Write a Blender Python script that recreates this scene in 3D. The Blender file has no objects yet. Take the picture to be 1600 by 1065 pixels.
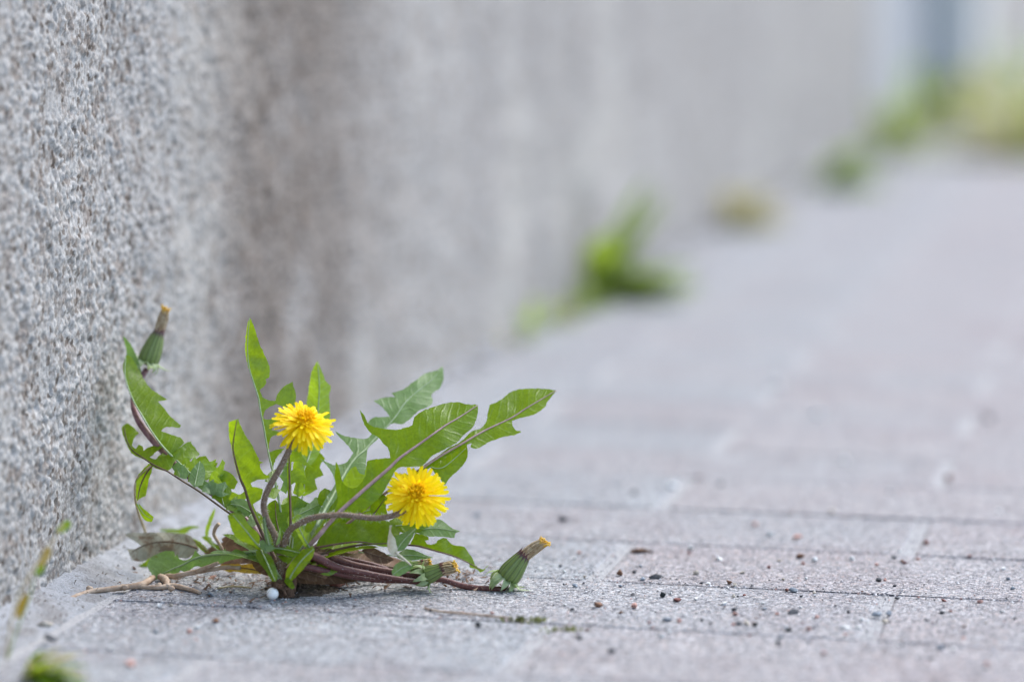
import bpy, bmesh, math, random
import numpy as np
from mathutils import Vector, Matrix, noise
from mathutils.geometry import delaunay_2d_cdt

random.seed(7); rng = np.random.default_rng(7)
sc = bpy.context.scene
COL = sc.collection
# ------------------------------------------------------------------ camera
FPX = 4444.44; CAM = Vector((0.706, 0.0, 0.41))
PHI = math.atan(592 / FPX); TH = math.atan(1050 / FPX * math.cos(PHI))
Fv = Vector((-math.sin(TH) * math.cos(PHI), math.cos(TH) * math.cos(PHI), -math.sin(PHI)))
Rv = Vector((math.cos(TH), math.sin(TH), 0)); Uv = Rv.cross(Fv)
cam = bpy.data.cameras.new('camera'); camo = bpy.data.objects.new('camera', cam); COL.objects.link(camo)
M = Matrix((Rv, Uv, -Fv)).transposed().to_4x4(); M.translation = CAM
camo.matrix_world = M
cam.lens = 100; cam.sensor_width = 36; cam.clip_start = 0.05; cam.clip_end = 500
cam.dof.use_dof = True; cam.dof.focus_distance = 1.872; cam.dof.aperture_fstop = 2.0
sc.camera = camo
# ------------------------------------------------------------------ world, sun, exposure
SUN = Vector((0.42, 0.62, 0.95)).normalized()          # towards the sun: behind the plant, over the street
w = bpy.data.worlds.new('World'); sc.world = w; w.use_nodes = True
nt = w.node_tree; bg = nt.nodes['Background']
sky = nt.nodes.new('ShaderNodeTexSky'); sky.sky_type = 'NISHITA'; sky.sun_disc = False
sky.sun_elevation = math.asin(SUN.z); sky.sun_rotation = math.atan2(SUN.x, SUN.y)
sky.air_density = 1.0; sky.dust_density = 1.5; sky.ozone_density = 1.0
nt.links.new(sky.outputs[0], bg.inputs[0]); bg.inputs[1].default_value = 0.15
sl = bpy.data.lights.new('sun', 'SUN'); sl.energy = 1.5; sl.angle = math.radians(42); sl.color = (1, .97, .935)
slo = bpy.data.objects.new('sun', sl); COL.objects.link(slo)
slo.rotation_euler = SUN.to_track_quat('Z', 'Y').to_euler(); slo.location = (2, 3, 4)
sc.view_settings.view_transform = 'Standard'; sc.view_settings.look = 'None'
sc.view_settings.gamma = 1; sc.view_settings.exposure = 1.48

# ------------------------------------------------------------------ picture -> place
D0 = 1.855
def ray(px, py): return Fv + Rv * ((px - 800) / FPX) - Uv * ((py - 532.5) / FPX)
def P(px, py, off=0.0):
    p = CAM + ray(px, py) * (D0 + off)
    if p.x < .005: p.x = .005
    if p.z < .0012: p.z = .0012
    return p
def G(px, py, z=0.0):
    r = ray(px, py); return CAM + r * ((z - CAM.z) / r.z)
def GO(px, py):
    r = ray(px, py); return -CAM.z / r.z - D0
PXM = D0 / FPX            # metres per pixel in the plane of focus

# ------------------------------------------------------------------ node helpers
class NT:
    def __init__(s, name):
        s.m = bpy.data.materials.new(name); s.m.use_nodes = True; s.t = s.m.node_tree; s.t.nodes.clear()
        s.out = s.t.nodes.new('ShaderNodeOutputMaterial')
    def n(s, typ, ins=None, **props):
        nd = s.t.nodes.new('ShaderNode' + typ)
        for k, v in props.items(): setattr(nd, k, v)
        for k, v in (ins or {}).items():
            sock = nd.inputs[k]
            if isinstance(v, bpy.types.NodeSocket): s.t.links.new(v, sock)
            else: sock.default_value = v
        return nd
    def math(s, op, a, b=0.0, c=None, clamp=False):
        ins = {0: a, 1: b}
        if c is not None: ins[2] = c
        return s.n('Math', ins, operation=op, use_clamp=clamp).outputs[0]
    def mix(s, f, a, b, blend='MIX'):
        nd = s.n('Mix', None, data_type='RGBA', blend_type=blend)
        for i, v in ((0, f), (6, a), (7, b)):
            if isinstance(v, bpy.types.NodeSocket): s.t.links.new(v, nd.inputs[i])
            else: nd.inputs[i].default_value = v if i == 0 else (*v[:3], 1)
        return nd.outputs[2]
    def ramp(s, f, stops, interp='LINEAR'):
        nd = s.n('ValToRGB', {0: f}); cr = nd.color_ramp; cr.interpolation = interp
        while len(cr.elements) > 1: cr.elements.remove(cr.elements[-1])
        cr.elements[0].position = stops[0][0]; cr.elements[0].color = (*stops[0][1], 1)
        for p, c in stops[1:]:
            e = cr.elements.new(p); e.color = (*c, 1)
        return nd.outputs[0]
    def step(s, v, a, b):
        return s.n('MapRange', {0: v, 1: a, 2: b, 3: 0.0, 4: 1.0}, interpolation_type='SMOOTHSTEP').outputs[0]
    def noise(s, vec, scale, detail=3, rough=.55, out=0):
        return s.n('TexNoise', {'Vector': vec, 'Scale': scale, 'Detail': detail, 'Roughness': rough}).outputs[out]
    def vor(s, vec, scale, feature='F1'):
        return s.n('TexVoronoi', {'Vector': vec, 'Scale': scale}, feature=feature)
    def bump(s, h, dist, strength=1.0, nrm=None):
        ins = {'Height': h, 'Distance': dist, 'Strength': strength}
        if nrm is not None: ins['Normal'] = nrm
        return s.n('Bump', ins).outputs[0]
    def bsdf(s, col, rough=.8, spec=.3, nrm=None, **kw):
        ins = {'Base Color': col if isinstance(col, bpy.types.NodeSocket) else (*col, 1), 'Roughness': rough, 'Specular IOR Level': spec}
        if nrm is not None: ins['Normal'] = nrm
        ins.update(kw)
        return s.n('BsdfPrincipled', ins).outputs[0]
    def end(s, sh): s.t.links.new(sh, s.out.inputs[0]); return s.m
def pos(N): return N.n('NewGeometry').outputs['Position']
def gry(v): return (v, v, v)

def mat_wall():
    N = NT('rough_concrete'); p = pos(N)
    a = N.n('Attribute', None, attribute_name='grain').outputs['Fac']
    c = N.ramp(a, [(0, (.09, .075, .065)), (.12, (.19, .17, .153)), (.25, (.28, .265, .252)), (.45, (.335, .328, .322)), (.65, (.37, .366, .362)), (.85, (.415, .41, .405)), (1, (.27, .275, .28))])
    f = N.noise(p, 420, 3, .7)
    c = N.mix(N.step(f, .30, .75), N.mix(1, c, gry(.70), 'MULTIPLY'), N.mix(1, c, gry(1.12), 'MULTIPLY'))
    xyz = N.n('SeparateXYZ', {0: p})
    big = N.noise(p, 6, 3, .55)
    band = N.math('MULTIPLY', N.step(xyz.outputs[1], 1.92, 2.14), N.math('SUBTRACT', 1.0, N.step(xyz.outputs[1], 2.26, 2.66)))
    mk = N.math('MULTIPLY', band, N.step(big, .22, .52))
    c = N.mix(N.math('MULTIPLY', mk, .85), c, N.mix(1, c, (.46, .40, .355), 'MULTIPLY'))       # old brown damp stain
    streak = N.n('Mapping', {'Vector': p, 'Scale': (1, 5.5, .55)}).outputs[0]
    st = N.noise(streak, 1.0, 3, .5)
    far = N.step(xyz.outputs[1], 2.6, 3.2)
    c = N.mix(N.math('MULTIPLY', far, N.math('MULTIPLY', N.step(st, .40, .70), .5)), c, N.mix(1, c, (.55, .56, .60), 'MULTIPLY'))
    blot = N.noise(p, 52, 4, .65)
    c = N.mix(N.math('MULTIPLY', N.step(blot, .50, .66), .7), c, N.mix(1, c, (.58, .49, .43), 'MULTIPLY'))
    pale = N.noise(p, 3.2, 2, .5)
    c = N.mix(N.math('MULTIPLY', N.step(pale, .5, .75), .3), c, (.47, .46, .43))
    c = N.mix(1, c, (1.0, .98, .94), 'MULTIPLY')
    b = N.bump(f, .0006, .7)
    return N.end(N.bsdf(c, .9, .25, b))
def mat_paver():
    N = NT('paver_concrete'); p = pos(N)
    v = N.vor(p, 560); g = N.n('SeparateColor', {0: v.outputs['Color']}).outputs[0]
    base = N.n('ObjectInfo').outputs['Color']
    sp = N.ramp(g, [(0, (.30, .30, .33)), (.12, (.62, .60, .60)), (.32, (.86, .84, .85)), (.62, (1.05, 1.04, 1.05)), (.80, (1.25, 1.10, 1.02)), (.90, (1.55, 1.52, 1.5)), (1, (1.0, .72, .62))], 'CONSTANT')
    c = N.mix(1, base, sp, 'MULTIPLY')
    f = N.noise(p, 900, 2, .6)
    c = N.mix(N.step(f, .3, .7), N.mix(1, c, gry(.80), 'MULTIPLY'), N.mix(1, c, gry(1.15), 'MULTIPLY'))
    bl = N.noise(p, 17, 4, .6); bw = N.noise(p, 4.5, 3, .6)
    c = N.mix(N.math('MULTIPLY', N.step(bl, .42, .72), .5), c, N.mix(1, c, (.80, .75, .75), 'MULTIPLY'))
    c = N.mix(N.math('MULTIPLY', N.step(bw, .45, .65), .5), c, N.mix(1, c, (.95, .87, .87), 'MULTIPLY'))
    b2 = N.noise(p, 55, 3, .6)
    c = N.mix(N.math('MULTIPLY', N.step(b2, .52, .72), .35), c, N.mix(1, c, (1.18, 1.19, 1.2), 'MULTIPLY'))
    h = N.math('ADD', N.math('MULTIPLY', v.outputs['Distance'], -.9), N.math('ADD', f, N.math('MULTIPLY', b2, 2.2)))
    b = N.bump(h, .0009, .85)
    return N.end(N.bsdf(c, .88, .3, b))
def mat_ground():
    N = NT('paving_sheet'); p = pos(N)
    br = N.n('TexBrick', {'Vector': p, 'Color1': (.302, .303, .309, 1), 'Color2': (.308, .308, .314, 1), 'Mortar': (.285, .285, .29, 1), 'Scale': 1.0, 'Mortar Size': .006, 'Brick Width': .38, 'Row Height': .13}).outputs[0]
    n = N.noise(p, 40, 4, .6); n2 = N.noise(p, 600, 2, .6)
    c = N.mix(N.step(n, .35, .7), N.mix(1, br, gry(.85), 'MULTIPLY'), br)
    near = N.step(N.n('SeparateXYZ', {0: p}).outputs[1], 5.9, 6.1)
    sand = N.ramp(n2, [(.25, (.21, .21, .21)), (.5, (.325, .327, .33)), (.75, (.45, .45, .45))])
    c = N.mix(near, sand, c)
    return N.end(N.bsdf(c, .9, .2, N.bump(n2, .0012)))
def mat_mortar():
    N = NT('mortar'); p = pos(N); n = N.noise(p, 500, 3, .7); n2 = N.noise(p, 28, 4, .6)
    c = N.ramp(n, [(.25, (.13, .13, .13)), (.45, (.25, .258, .27)), (.7, (.34, .352, .365))])
    c = N.mix(N.math('MULTIPLY', N.step(n2, .42, .66), .75), c, N.mix(1, c, (.62, .58, .54), 'MULTIPLY'))
    return N.end(N.bsdf(c, .9, .25, N.bump(n, .001)))
def mat_leaf(name, top, top2, trans, rough=.32, tr=.42, vein=(.28, .40, .20), veinf=.35, blot=None):
    N = NT(name); uv = N.n('UVMap').outputs[0]; p = pos(N)
    s = N.n('SeparateXYZ', {0: uv}); u = s.outputs[0]; v = s.outputs[1]
    rnd = N.n('ObjectInfo').outputs['Random']
    n = N.noise(p, 60, 3, .6); nf = N.noise(p, 420, 3, .65)
    c = N.mix(N.step(n, .3, .72), top, top2)
    c = N.mix(N.math('MULTIPLY', N.step(nf, .4, .75), .35), c, N.mix(1, c, gry(1.5), 'MULTIPLY'))
    c = N.mix(N.math('MULTIPLY', N.math('SUBTRACT', rnd, .5, clamp=True), .5), c, N.mix(1, c, (1.45, 1.2, .8), 'MULTIPLY'))
    wob = N.math('MULTIPLY', N.noise(p, 60, 2, .5), .22)
    k = N.math('ADD', N.math('SUBTRACT', u, N.math('MULTIPLY', N.math('ABSOLUTE', v), .75)), wob)
    fr = N.math('ABSOLUTE', N.math('SUBTRACT', N.math('FRACT', N.math('MULTIPLY', k, 7.0)), .5))
    line = N.math('SUBTRACT', 1.0, N.step(fr, .02, .20))
    cell = N.vor(p, 650, 'DISTANCE_TO_EDGE').outputs[0]
    net = N.math('SUBTRACT', 1.0, N.step(cell, .02, .12))
    lv = N.math('MAXIMUM', N.math('MULTIPLY', line, veinf), N.math('MULTIPLY', net, veinf * .35))
    c = N.mix(lv, c, vein)
    if blot:
        bn = N.noise(p, 95, 4, .65); c = N.mix(N.step(bn, .5, .62), c, blot)
    h = N.math('ADD', N.math('MULTIPLY', line, -.25), N.math('ADD', N.math('MULTIPLY', n, 1.5), N.math('MULTIPLY', cell, .3)))
    b = N.bump(h, .0008, .55)
    sp = N.step(N.noise(p, 230, 2, .5), .70, .76); c = N.mix(N.math('MULTIPLY', sp, .8), c, (.11, .07, .03))
    A = N.bsdf(c, rough, .42, b)
    tc = N.mix(1, N.mix(lv, trans, N.mix(1, trans, gry(1.12), 'MULTIPLY')), N.mix(N.step(nf, .3, .7), gry(.85), gry(1.1)), 'MULTIPLY')
    T = N.n('BsdfTranslucent', {'Color': tc, 'Normal': b}).outputs[0]
    return N.end(N.n('MixShader', {0: tr, 1: A, 2: T}).outputs[0])
def mat_simple(name, c1, c2, scale=300, rough=.6, spec=.35, tr=0, trc=None, bumpd=.0004, stretch=None):
    N = NT(name); p = pos(N)
    n = N.noise(p, scale, 3, .65)
    c = N.mix(N.step(n, .3, .7), c1, c2)
    A = N.bsdf(c, rough, spec, N.bump(n, bumpd, .7))
    if tr:
        T = N.n('BsdfTranslucent', {'Color': (*trc, 1)}).outputs[0]
        A = N.n('MixShader', {0: tr, 1: A, 2: T}).outputs[0]
    return N.end(A)
def mat_objcol(name, scale=900, lo=.7, hi=1.25, rough=.75):
    N = NT(name); p = pos(N); n = N.noise(p, scale, 3, .65)
    base = N.n('ObjectInfo').outputs['Color']
    c = N.mix(N.step(n, .3, .7), N.mix(1, base, gry(lo), 'MULTIPLY'), N.mix(1, base, gry(hi), 'MULTIPLY'))
    return N.end(N.bsdf(c, rough, .35, N.bump(n, .0005, .8)))
def mat_petal():
    N = NT('floret_yellow'); uv = N.n('UVMap').outputs[0]; s = N.n('SeparateXYZ', {0: uv})
    rnd = N.n('ObjectInfo').outputs['Random']
    c = N.ramp(s.outputs[0], [(0, (.95, .64, .0)), (.35, (.96, .74, .003)), (1, (.97, .80, .006))])
    c = N.mix(N.math('MULTIPLY', rnd, .5), c, (.94, .68, .002))
    A = N.bsdf(c, .55, .25)
    T = N.n('BsdfTranslucent', {'Color': (.98, .80, .003, 1)}).outputs[0]
    return N.end(N.n('MixShader', {0: .48, 1: A, 2: T}).outputs[0])
def mat_bud():
    N = NT('bud_bracts'); uv = N.n('UVMap').outputs[0]; s = N.n('SeparateXYZ', {0: uv}); p = pos(N)
    fr = N.math('ABSOLUTE', N.math('SUBTRACT', N.math('FRACT', N.math('MULTIPLY', s.outputs[0], 13)), .5))
    fine = N.math('ABSOLUTE', N.math('SUBTRACT', N.math('FRACT', N.math('MULTIPLY', s.outputs[0], 39)), .5))
    c = N.mix(N.step(fr, .30, .5), (.135, .19, .045), (.055, .085, .025))
    c = N.mix(N.math('MULTIPLY', N.step(fine, .36, .5), .5), c, (.26, .31, .13))
    n = N.noise(p, 260, 3, .6); c = N.mix(N.math('MULTIPLY', N.step(n, .45, .7), .4), c, (.18, .23, .085))
    tip = N.step(N.math('ADD', s.outputs[1], N.math('MULTIPLY', N.math('SUBTRACT', fr, .25), .22)), .80, .93)
    c = N.mix(tip, c, (.075, .035, .04))
    return N.end(N.bsdf(c, .5, .4, N.bump(fr, .0006, .6)))
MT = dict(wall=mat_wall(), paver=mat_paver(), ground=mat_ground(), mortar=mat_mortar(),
    g=mat_leaf('leaf_green', (.042, .105, .005), (.088, .170, .009), (.41, .60, .005), tr=.50, veinf=.10, vein=(.20, .30, .10)),
    b=mat_leaf('leaf_underside', (.105, .185, .075), (.145, .225, .105), (.26, .46, .04), rough=.42, tr=.42, vein=(.26, .34, .20), veinf=.2),
    y=mat_leaf('leaf_pale_backlit', (.15, .26, .02), (.20, .31, .025), (.46, .66, .02), tr=.5),  # paler yellow-green copy of the leaf: backlit glow put into the colour
    dry=mat_leaf('leaf_dry', (.30, .29, .22), (.40, .39, .32), (.25, .20, .12), rough=.7, tr=.15, vein=(.22, .16, .10), veinf=.3, blot=(.19, .125, .08)),
    yl=mat_leaf('leaf_yellowed', (.42, .26, .02), (.36, .27, .03), (.5, .3, .02), tr=.25, vein=(.5, .4, .1)),
    br=mat_leaf('leaf_brown', (.075, .038, .022), (.14, .072, .04), (.2, .1, .05), rough=.7, tr=.12, vein=(.3, .2, .12)),
    rib_p=mat_simple('rib_pink', (.30, .19, .19), (.40, .28, .26), 250, .5),
    rib_g=mat_simple('rib_green', (.22, .30, .14), (.30, .38, .22), 250, .5),
    rib_b=mat_simple('rib_brown', (.085, .05, .03), (.15, .09, .055), 250, .55),
    stem=mat_simple('stem_brown', (.115, .070, .045), (.22, .16, .105), 700, .55),
    stem_p=mat_simple('stem_purple', (.13, .04, .06), (.30, .17, .19), 110, .38, .5),
    stem_d=mat_simple('stem_red', (.085, .028, .026), (.15, .06, .05), 500, .5),
    straw=mat_simple('straw', (.34, .26, .13), (.48, .40, .24), 260, .7),
    hair=mat_simple('hair', (.72, .72, .70), (.85, .85, .84), 100, .6, .3, .4, (.8, .8, .8)),
    petal=mat_petal(), petal_c=mat_simple('floret_centre', (.96, .60, .001), (.97, .70, .002), 500, .6, .2, .45, (.97, .70, .001)),
    bud=mat_bud(), bract=mat_simple('bract_pale', (.24, .32, .14), (.38, .44, .25), 300, .55, .3, .25, (.35, .5, .15)),
    wilt=mat_simple('wilted_floret', (.30, .20, .10), (.52, .42, .28), 420, .75),
    tuft=mat_simple('floret_tuft', (.55, .30, .03), (.72, .48, .07), 420, .7),
    root=mat_simple('root_bark', (.075, .045, .03), (.20, .12, .08), 220, .85, .2, bumpd=.002),
    twig=mat_simple('twig_bark', (.30, .20, .13), (.46, .36, .27), 160, .75, bumpd=.001),
    cream=mat_simple('dry_bract', (.52, .48, .33), (.66, .63, .50), 200, .7, tr=.2, trc=(.6, .5, .3)),
    stone=mat_objcol('grit_stone', 700, .6, 1.3, .85), bead=mat_simple('white_bead', (.88, .88, .87), (.92, .92, .92), 100, .35),
    red=mat_simple('red_debris', (.30, .10, .08), (.42, .22, .16), 160, .6),
    core=mat_simple('core_concrete', (.27, .27, .275), (.33, .33, .335), 60, .9, bumpd=.001),
    pillar=mat_simple('pale_render', (.52, .52, .49), (.58, .58, .55), 60, .85, bumpd=.001),
    dark=mat_simple('panel_grey', (.295, .303, .315), (.33, .338, .35), 40, .85, bumpd=.001),
    moss2=mat_simple('moss_yellow', (.17, .175, .055), (.34, .35, .12), 500, .9),
    moss=mat_simple('moss', (.05, .055, .015), (.20, .22, .05), 500, .9),
    weed=mat_leaf('weed_leaf', (.105, .165, .035), (.15, .215, .05), (.36, .50, .05), tr=.48),
    weed_dry=mat_leaf('weed_dry', (.36, .32, .16), (.44, .40, .22), (.5, .46, .2)))

# ------------------------------------------------------------------ mesh helpers
def link(name, me, mat=None, parent=None, smooth=True):
    o = bpy.data.objects.new(name, me); COL.objects.link(o)
    if mat and not me.materials: me.materials.append(MT[mat] if isinstance(mat, str) else mat)
    if smooth: me.polygons.foreach_set('use_smooth', [True] * len(me.polygons))
    if parent is not None:
        o.parent = parent; o.matrix_parent_inverse = PW[parent.name]
        PW[o.name] = Matrix.Identity(4)
    else: PW[o.name] = Matrix.Identity(4)
    return o
PW = {}                          # inverse world matrix of every possible parent
def mesh(name, v, f, uv=None):
    me = bpy.data.meshes.new(name); me.from_pydata([tuple(x) for x in v], [], f)
    if uv is not None:
        l = me.uv_layers.new(name='UVMap'); vi = np.empty(len(me.loops), int); me.loops.foreach_get('vertex_index', vi)
        l.data.foreach_set('uv', np.array(uv, dtype=float)[vi].ravel())
    return me
def empty(name, loc, label, cat, group=None):
    o = bpy.data.objects.new(name, None); COL.objects.link(o); o.location = loc; o.empty_display_size = .02
    PW[o.name] = Matrix.Translation(-Vector(loc)); return tag(o, label, cat, group)
def tag(o, label=None, cat=None, group=None, kind=None):
    if label: o['label'] = label
    if cat: o['category'] = cat
    if group: o['group'] = group
    if kind: o['kind'] = kind
    return o
def catmull(pts, step):
    pts = [Vector(p) for p in pts]; out = []
    n = len(pts)
    for i in range(n - 1):
        a = pts[max(i - 1, 0)]; b = pts[i]; c = pts[i + 1]; d = pts[min(i + 2, n - 1)]
        k = max(1, int((c - b).length / step))
        for j in range(k):
            t = j / k
            out.append(.5 * ((2 * b) + (c - a) * t + (2 * a - 5 * b + 4 * c - d) * t * t + (3 * b - a - 3 * c + d) * t ** 3))
    out.append(pts[-1]); return out
def tube_geo(path, radii, seg=8, cap=True, V=None, Fc=None, wob=0):
    V = [] if V is None else V; Fc = [] if Fc is None else Fc; b0 = len(V)
    n = len(path); up = Vector((.13, .21, .97)); prev = None
    for i, p in enumerate(path):
        t = (path[min(i + 1, n - 1)] - path[max(i - 1, 0)]).normalized()
        if prev is None:
            a = t.cross(up); a = a.normalized() if a.length > 1e-4 else Vector((1, 0, 0))
        else: a = (prev - t * prev.dot(t)).normalized()
        prev = a; b = t.cross(a)
        r = np.interp(i / max(n - 1, 1), np.linspace(0, 1, len(radii)), radii)
        for k in range(seg):
            an = 2 * math.pi * k / seg
            rr = r * (1 + (wob * noise.noise((p + Vector((k * 3.1, 0, 0))) * 300) if wob else 0))
            V.append(p + (a * math.cos(an) + b * math.sin(an)) * rr)
    for i in range(n - 1):
        for k in range(seg):
            q = b0 + i * seg + k; q2 = b0 + i * seg + (k + 1) % seg
            Fc.append((q, q2, q2 + seg, q + seg))
    if cap:
        Fc.append(tuple(b0 + k for k in range(seg))[::-1]); Fc.append(tuple(b0 + (n - 1) * seg + k for k in range(seg)))
    return V, Fc
def path3(pp, step=.002):        # [(px, py, off)] -> smooth world path
    return catmull([P(*q) for q in pp], step)
def tube(name, pp, rpx, mat, parent=None, seg=9, wob=0, world=False):
    path = catmull(pp, .002) if world else path3(pp)
    V, Fc = tube_geo(path, [r * PXM for r in rpx], seg, wob=wob)
    return link(name, mesh(name, V, Fc), mat, parent), path
def hairs(path, r, dens, parent, ln=.002):
    V = []; Fc = []; n = len(path)
    for i in range(1, n - 1):
        t = (path[i + 1] - path[i - 1]).normalized()
        for _ in range(dens):
            q = Vector(rng.normal(size=3)); q = (q - t * q.dot(t)).normalized()
            b = path[i] + q * r * .95 + t * rng.uniform(-.001, .001); e = b + q * ln * rng.uniform(.5, 1.2) + t * rng.normal() * .0007
            s = t.cross(q) * .00013; k = len(V)
            V += [b - s, b + s, b + t * .00012, e]; Fc += [(k, k + 1, k + 3), (k + 1, k + 2, k + 3), (k + 2, k, k + 3)]
    tag(link('hair', mesh('hair', V, Fc), 'hair', parent), kind='stuff')

# ------------------------------------------------------------------ ground, pavers, wall
ground = link('pavement', mesh('pavement', [(-20, -30, -.0012), (60, -30, -.0012), (60, 160, -.0012), (-20, 160, -.0012)], [(0, 1, 2, 3)]), 'ground', None, False)
tag(ground, kind='structure')
def paver_mesh(L, D, seed):
    r = random.Random(seed); b = .0034; e = .0010; H = .03
    xs = [0, b * .35, b, L * .25, L * .5, L * .75, L - b, L - b * .35, L]; ys = [0, e * .35, e, D * .5, D - e, D - e * .35, D]
    def dz(i, n, b): return {0: -b, 1: -b * .35}.get(min(i, n - 1 - i), 0)
    V = []; Fc = []
    for j, y in enumerate(ys):
        for i, x in enumerate(xs):
            z = min(dz(i, len(xs), b), dz(j, len(ys), e))
            jx = r.gauss(0, .0004); jy = r.gauss(0, .0003)
            V.append((x + jx, y + jy, z + r.gauss(0, .00012)))
    nx = len(xs)
    for j in range(len(ys) - 1):
        for i in range(nx - 1): k = j * nx + i; Fc.append((k, k + 1, k + nx + 1, k + nx))
    loop = list(range(nx)) + [nx * j + nx - 1 for j in range(1, len(ys))] + [nx * (len(ys) - 1) + i for i in range(nx - 2, -1, -1)] + [nx * j for j in range(len(ys) - 2, 0, -1)]
    b0 = len(V)
    for k in loop: V.append((V[k][0], V[k][1], -H))
    n = len(loop)
    for k in range(n): Fc.append((loop[(k + 1) % n], loop[k], b0 + k, b0 + (k + 1) % n))
    return mesh('paver', V, Fc)
PV = {}
J = .0020; JX = .008; LEN = .38; ROW = .13
for k in range(-5, 33):
    y0 = 1.70 + ROW * k + J / 2; odd = (k % 2 == 0)
    x = (.15 if odd else .333) - LEN
    while x < 2.2:
        a, b_ = x + JX / 2, x + LEN - JX / 2
        x += LEN
        if a < .038: a = .040
        if b_ - a < .03: continue
        key = (round(b_ - a, 3), random.randrange(4))
        if key not in PV: PV[key] = paver_mesh(key[0], ROW - J, len(PV))
        o = link('paver', PV[key], 'paver', ground, False)
        o.location = (a, y0, random.gauss(0, .00012)); o.rotation_euler = (random.gauss(0, .0008), random.gauss(0, .0004), random.gauss(0, .0012))
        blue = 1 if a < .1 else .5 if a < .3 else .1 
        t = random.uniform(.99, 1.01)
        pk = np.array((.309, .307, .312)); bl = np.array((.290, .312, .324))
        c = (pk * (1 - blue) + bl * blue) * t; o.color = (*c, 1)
# mortar fillet between wall and pavers
V = []; Fc = []
ys = np.concatenate([np.arange(1.0, 2.6, .004), np.arange(2.6, 12, .05)]); prof = [(-.004, .010), (.004, .008), (.010, .0045), (.018, .002), (.027, .0005), (.034, -.001), (.0385, -.012)]
for y in ys:
    for k, (x, z) in enumerate(prof):
        n1 = noise.noise(Vector((x * 90, y * 90, 3))); n2 = noise.noise(Vector((x * 320, y * 320, 9)))
        V.append((x + .003 * noise.noise(Vector((0, y * 30, k * .2))), y, z + .0022 * n1 + .0010 * n2))
m = len(prof)
for j in range(len(ys) - 1):
    for i in range(m - 1): k = j * m + i; Fc.append((k, k + 1, k + m + 1, k + m))
tag(link('mortar_strip', mesh('mortar_strip', V, Fc), 'mortar'), kind='structure')

def hash2(i, j, s):
    n = np.sin(i * 127.1 + j * 311.7 + s * 74.7) * 43758.5453; return n - np.floor(n)
def cell(y, z, size, s):
    Y = y / size; Z = z / size; iy = np.floor(Y); iz = np.floor(Z)
    d1 = np.full(Y.shape, 9.); rid = np.zeros(Y.shape); d2 = np.full(Y.shape, 9.)
    for a in (-1, 0, 1):
        for b in (-1, 0, 1):
            cy = iy + a; cz = iz + b
            d = np.hypot(cy + hash2(cy, cz, s) - Y, cz + hash2(cy, cz, s + 1) - Z)
            r = hash2(cy, cz, s + 2); near = d < d1
            d2 = np.where(near, d1, np.minimum(d2, d)); rid = np.where(near, r, rid); d1 = np.minimum(d1, d)
    return d1, d2, rid
def vnoise(y, z, size, s):
    Y = y / size; Z = z / size; iy = np.floor(Y); iz = np.floor(Z); fy = Y - iy; fz = Z - iz
    fy = fy * fy * (3 - 2 * fy); fz = fz * fz * (3 - 2 * fz)
    h = lambda a, b: hash2(iy + a, iz + b, s)
    return (h(0, 0) * (1 - fy) + h(1, 0) * fy) * (1 - fz) + (h(0, 1) * (1 - fy) + h(1, 1) * fy) * fz
def wall_panel(ys, zs, parent, x0=0.0):
    y, z = np.meshgrid(ys, zs)
    d1, d2, r = cell(y, z, .0050, 1); e1, e2, q = cell(y, z, .0024, 5)
    warp = vnoise(y, z, .02, 11)
    grain = np.clip(1 - d1 * 1.25, 0, 1) ** .7 * (.35 + r) ; small = np.clip(1 - e1 * 1.2, 0, 1) ** .7 * (.4 + q)
    h = .0019 * grain * (warp > .42 * r + .12) + .0010 * small + .0028 * (vnoise(y, z, .028, 21) - .5) + .0035 * (vnoise(y, z, .07, 25) - .5)
    pit = (hash2(np.floor(y / .011), np.floor(z / .011), 40) > .84); pd = np.hypot(y / .011 % 1 - .5, z / .011 % 1 - .5)
    h -= .0027 * pit * np.clip(1 - pd * 2.6, 0, 1)
    gv = np.where(d1 < .52, r, q * .8 + .1)
    ny, nz = len(ys), len(zs)
    co = np.stack([x0 + h - .003, y, z], -1).reshape(-1, 3)
    idx = np.arange(ny * nz).reshape(nz, ny)
    fa = np.stack([idx[:-1, :-1], idx[:-1, 1:], idx[1:, 1:], idx[1:, :-1]], -1).reshape(-1, 4)
    me = bpy.data.meshes.new('wall_panel'); me.vertices.add(len(co)); me.vertices.foreach_set('co', co.ravel())
    me.loops.add(fa.size); me.loops.foreach_set('vertex_index', fa.ravel())
    me.polygons.add(len(fa)); me.polygons.foreach_set('loop_start', np.arange(0, fa.size, 4))
    me.update(calc_edges=True)
    at = me.attributes.new('grain', 'FLOAT', 'POINT'); at.data.foreach_set('value', gv.ravel().astype(np.float32))
    return link('wall_panel', me, 'wall', parent)
zs = np.concatenate([np.arange(-.01, .43, .00125), .43 + np.cumsum(np.linspace(.003, .16, 32))])
yl = [1.0]
while yl[-1] < 3.38:
    d = abs(yl[-1] - 1.76); yl.append(yl[-1] + (.0012 if d < .16 else min(.0012 + (d - .16) * .006, .007)))
wall = empty('concrete_wall', (0, 1.5, 0), 'long rough grey concrete wall with grainy weathered face rising from the pavement', 'wall')
wall_panel(np.array(yl), zs, wall)
zc = np.concatenate([np.arange(-.01, .5, .008), .5 + np.cumsum(np.linspace(.01, .16, 26))])
for a, b_ in ((-4, .995), (3.384, 4.10), (4.105, 5.55), (5.555, 6.765), (8.25, 16), (16.02, 30), (30.02, 60)):
    wall_panel(np.linspace(a, b_, max(30, int((b_ - a) / (.01 if 3 < b_ < 8 else .08)))), zc, wall)
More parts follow.
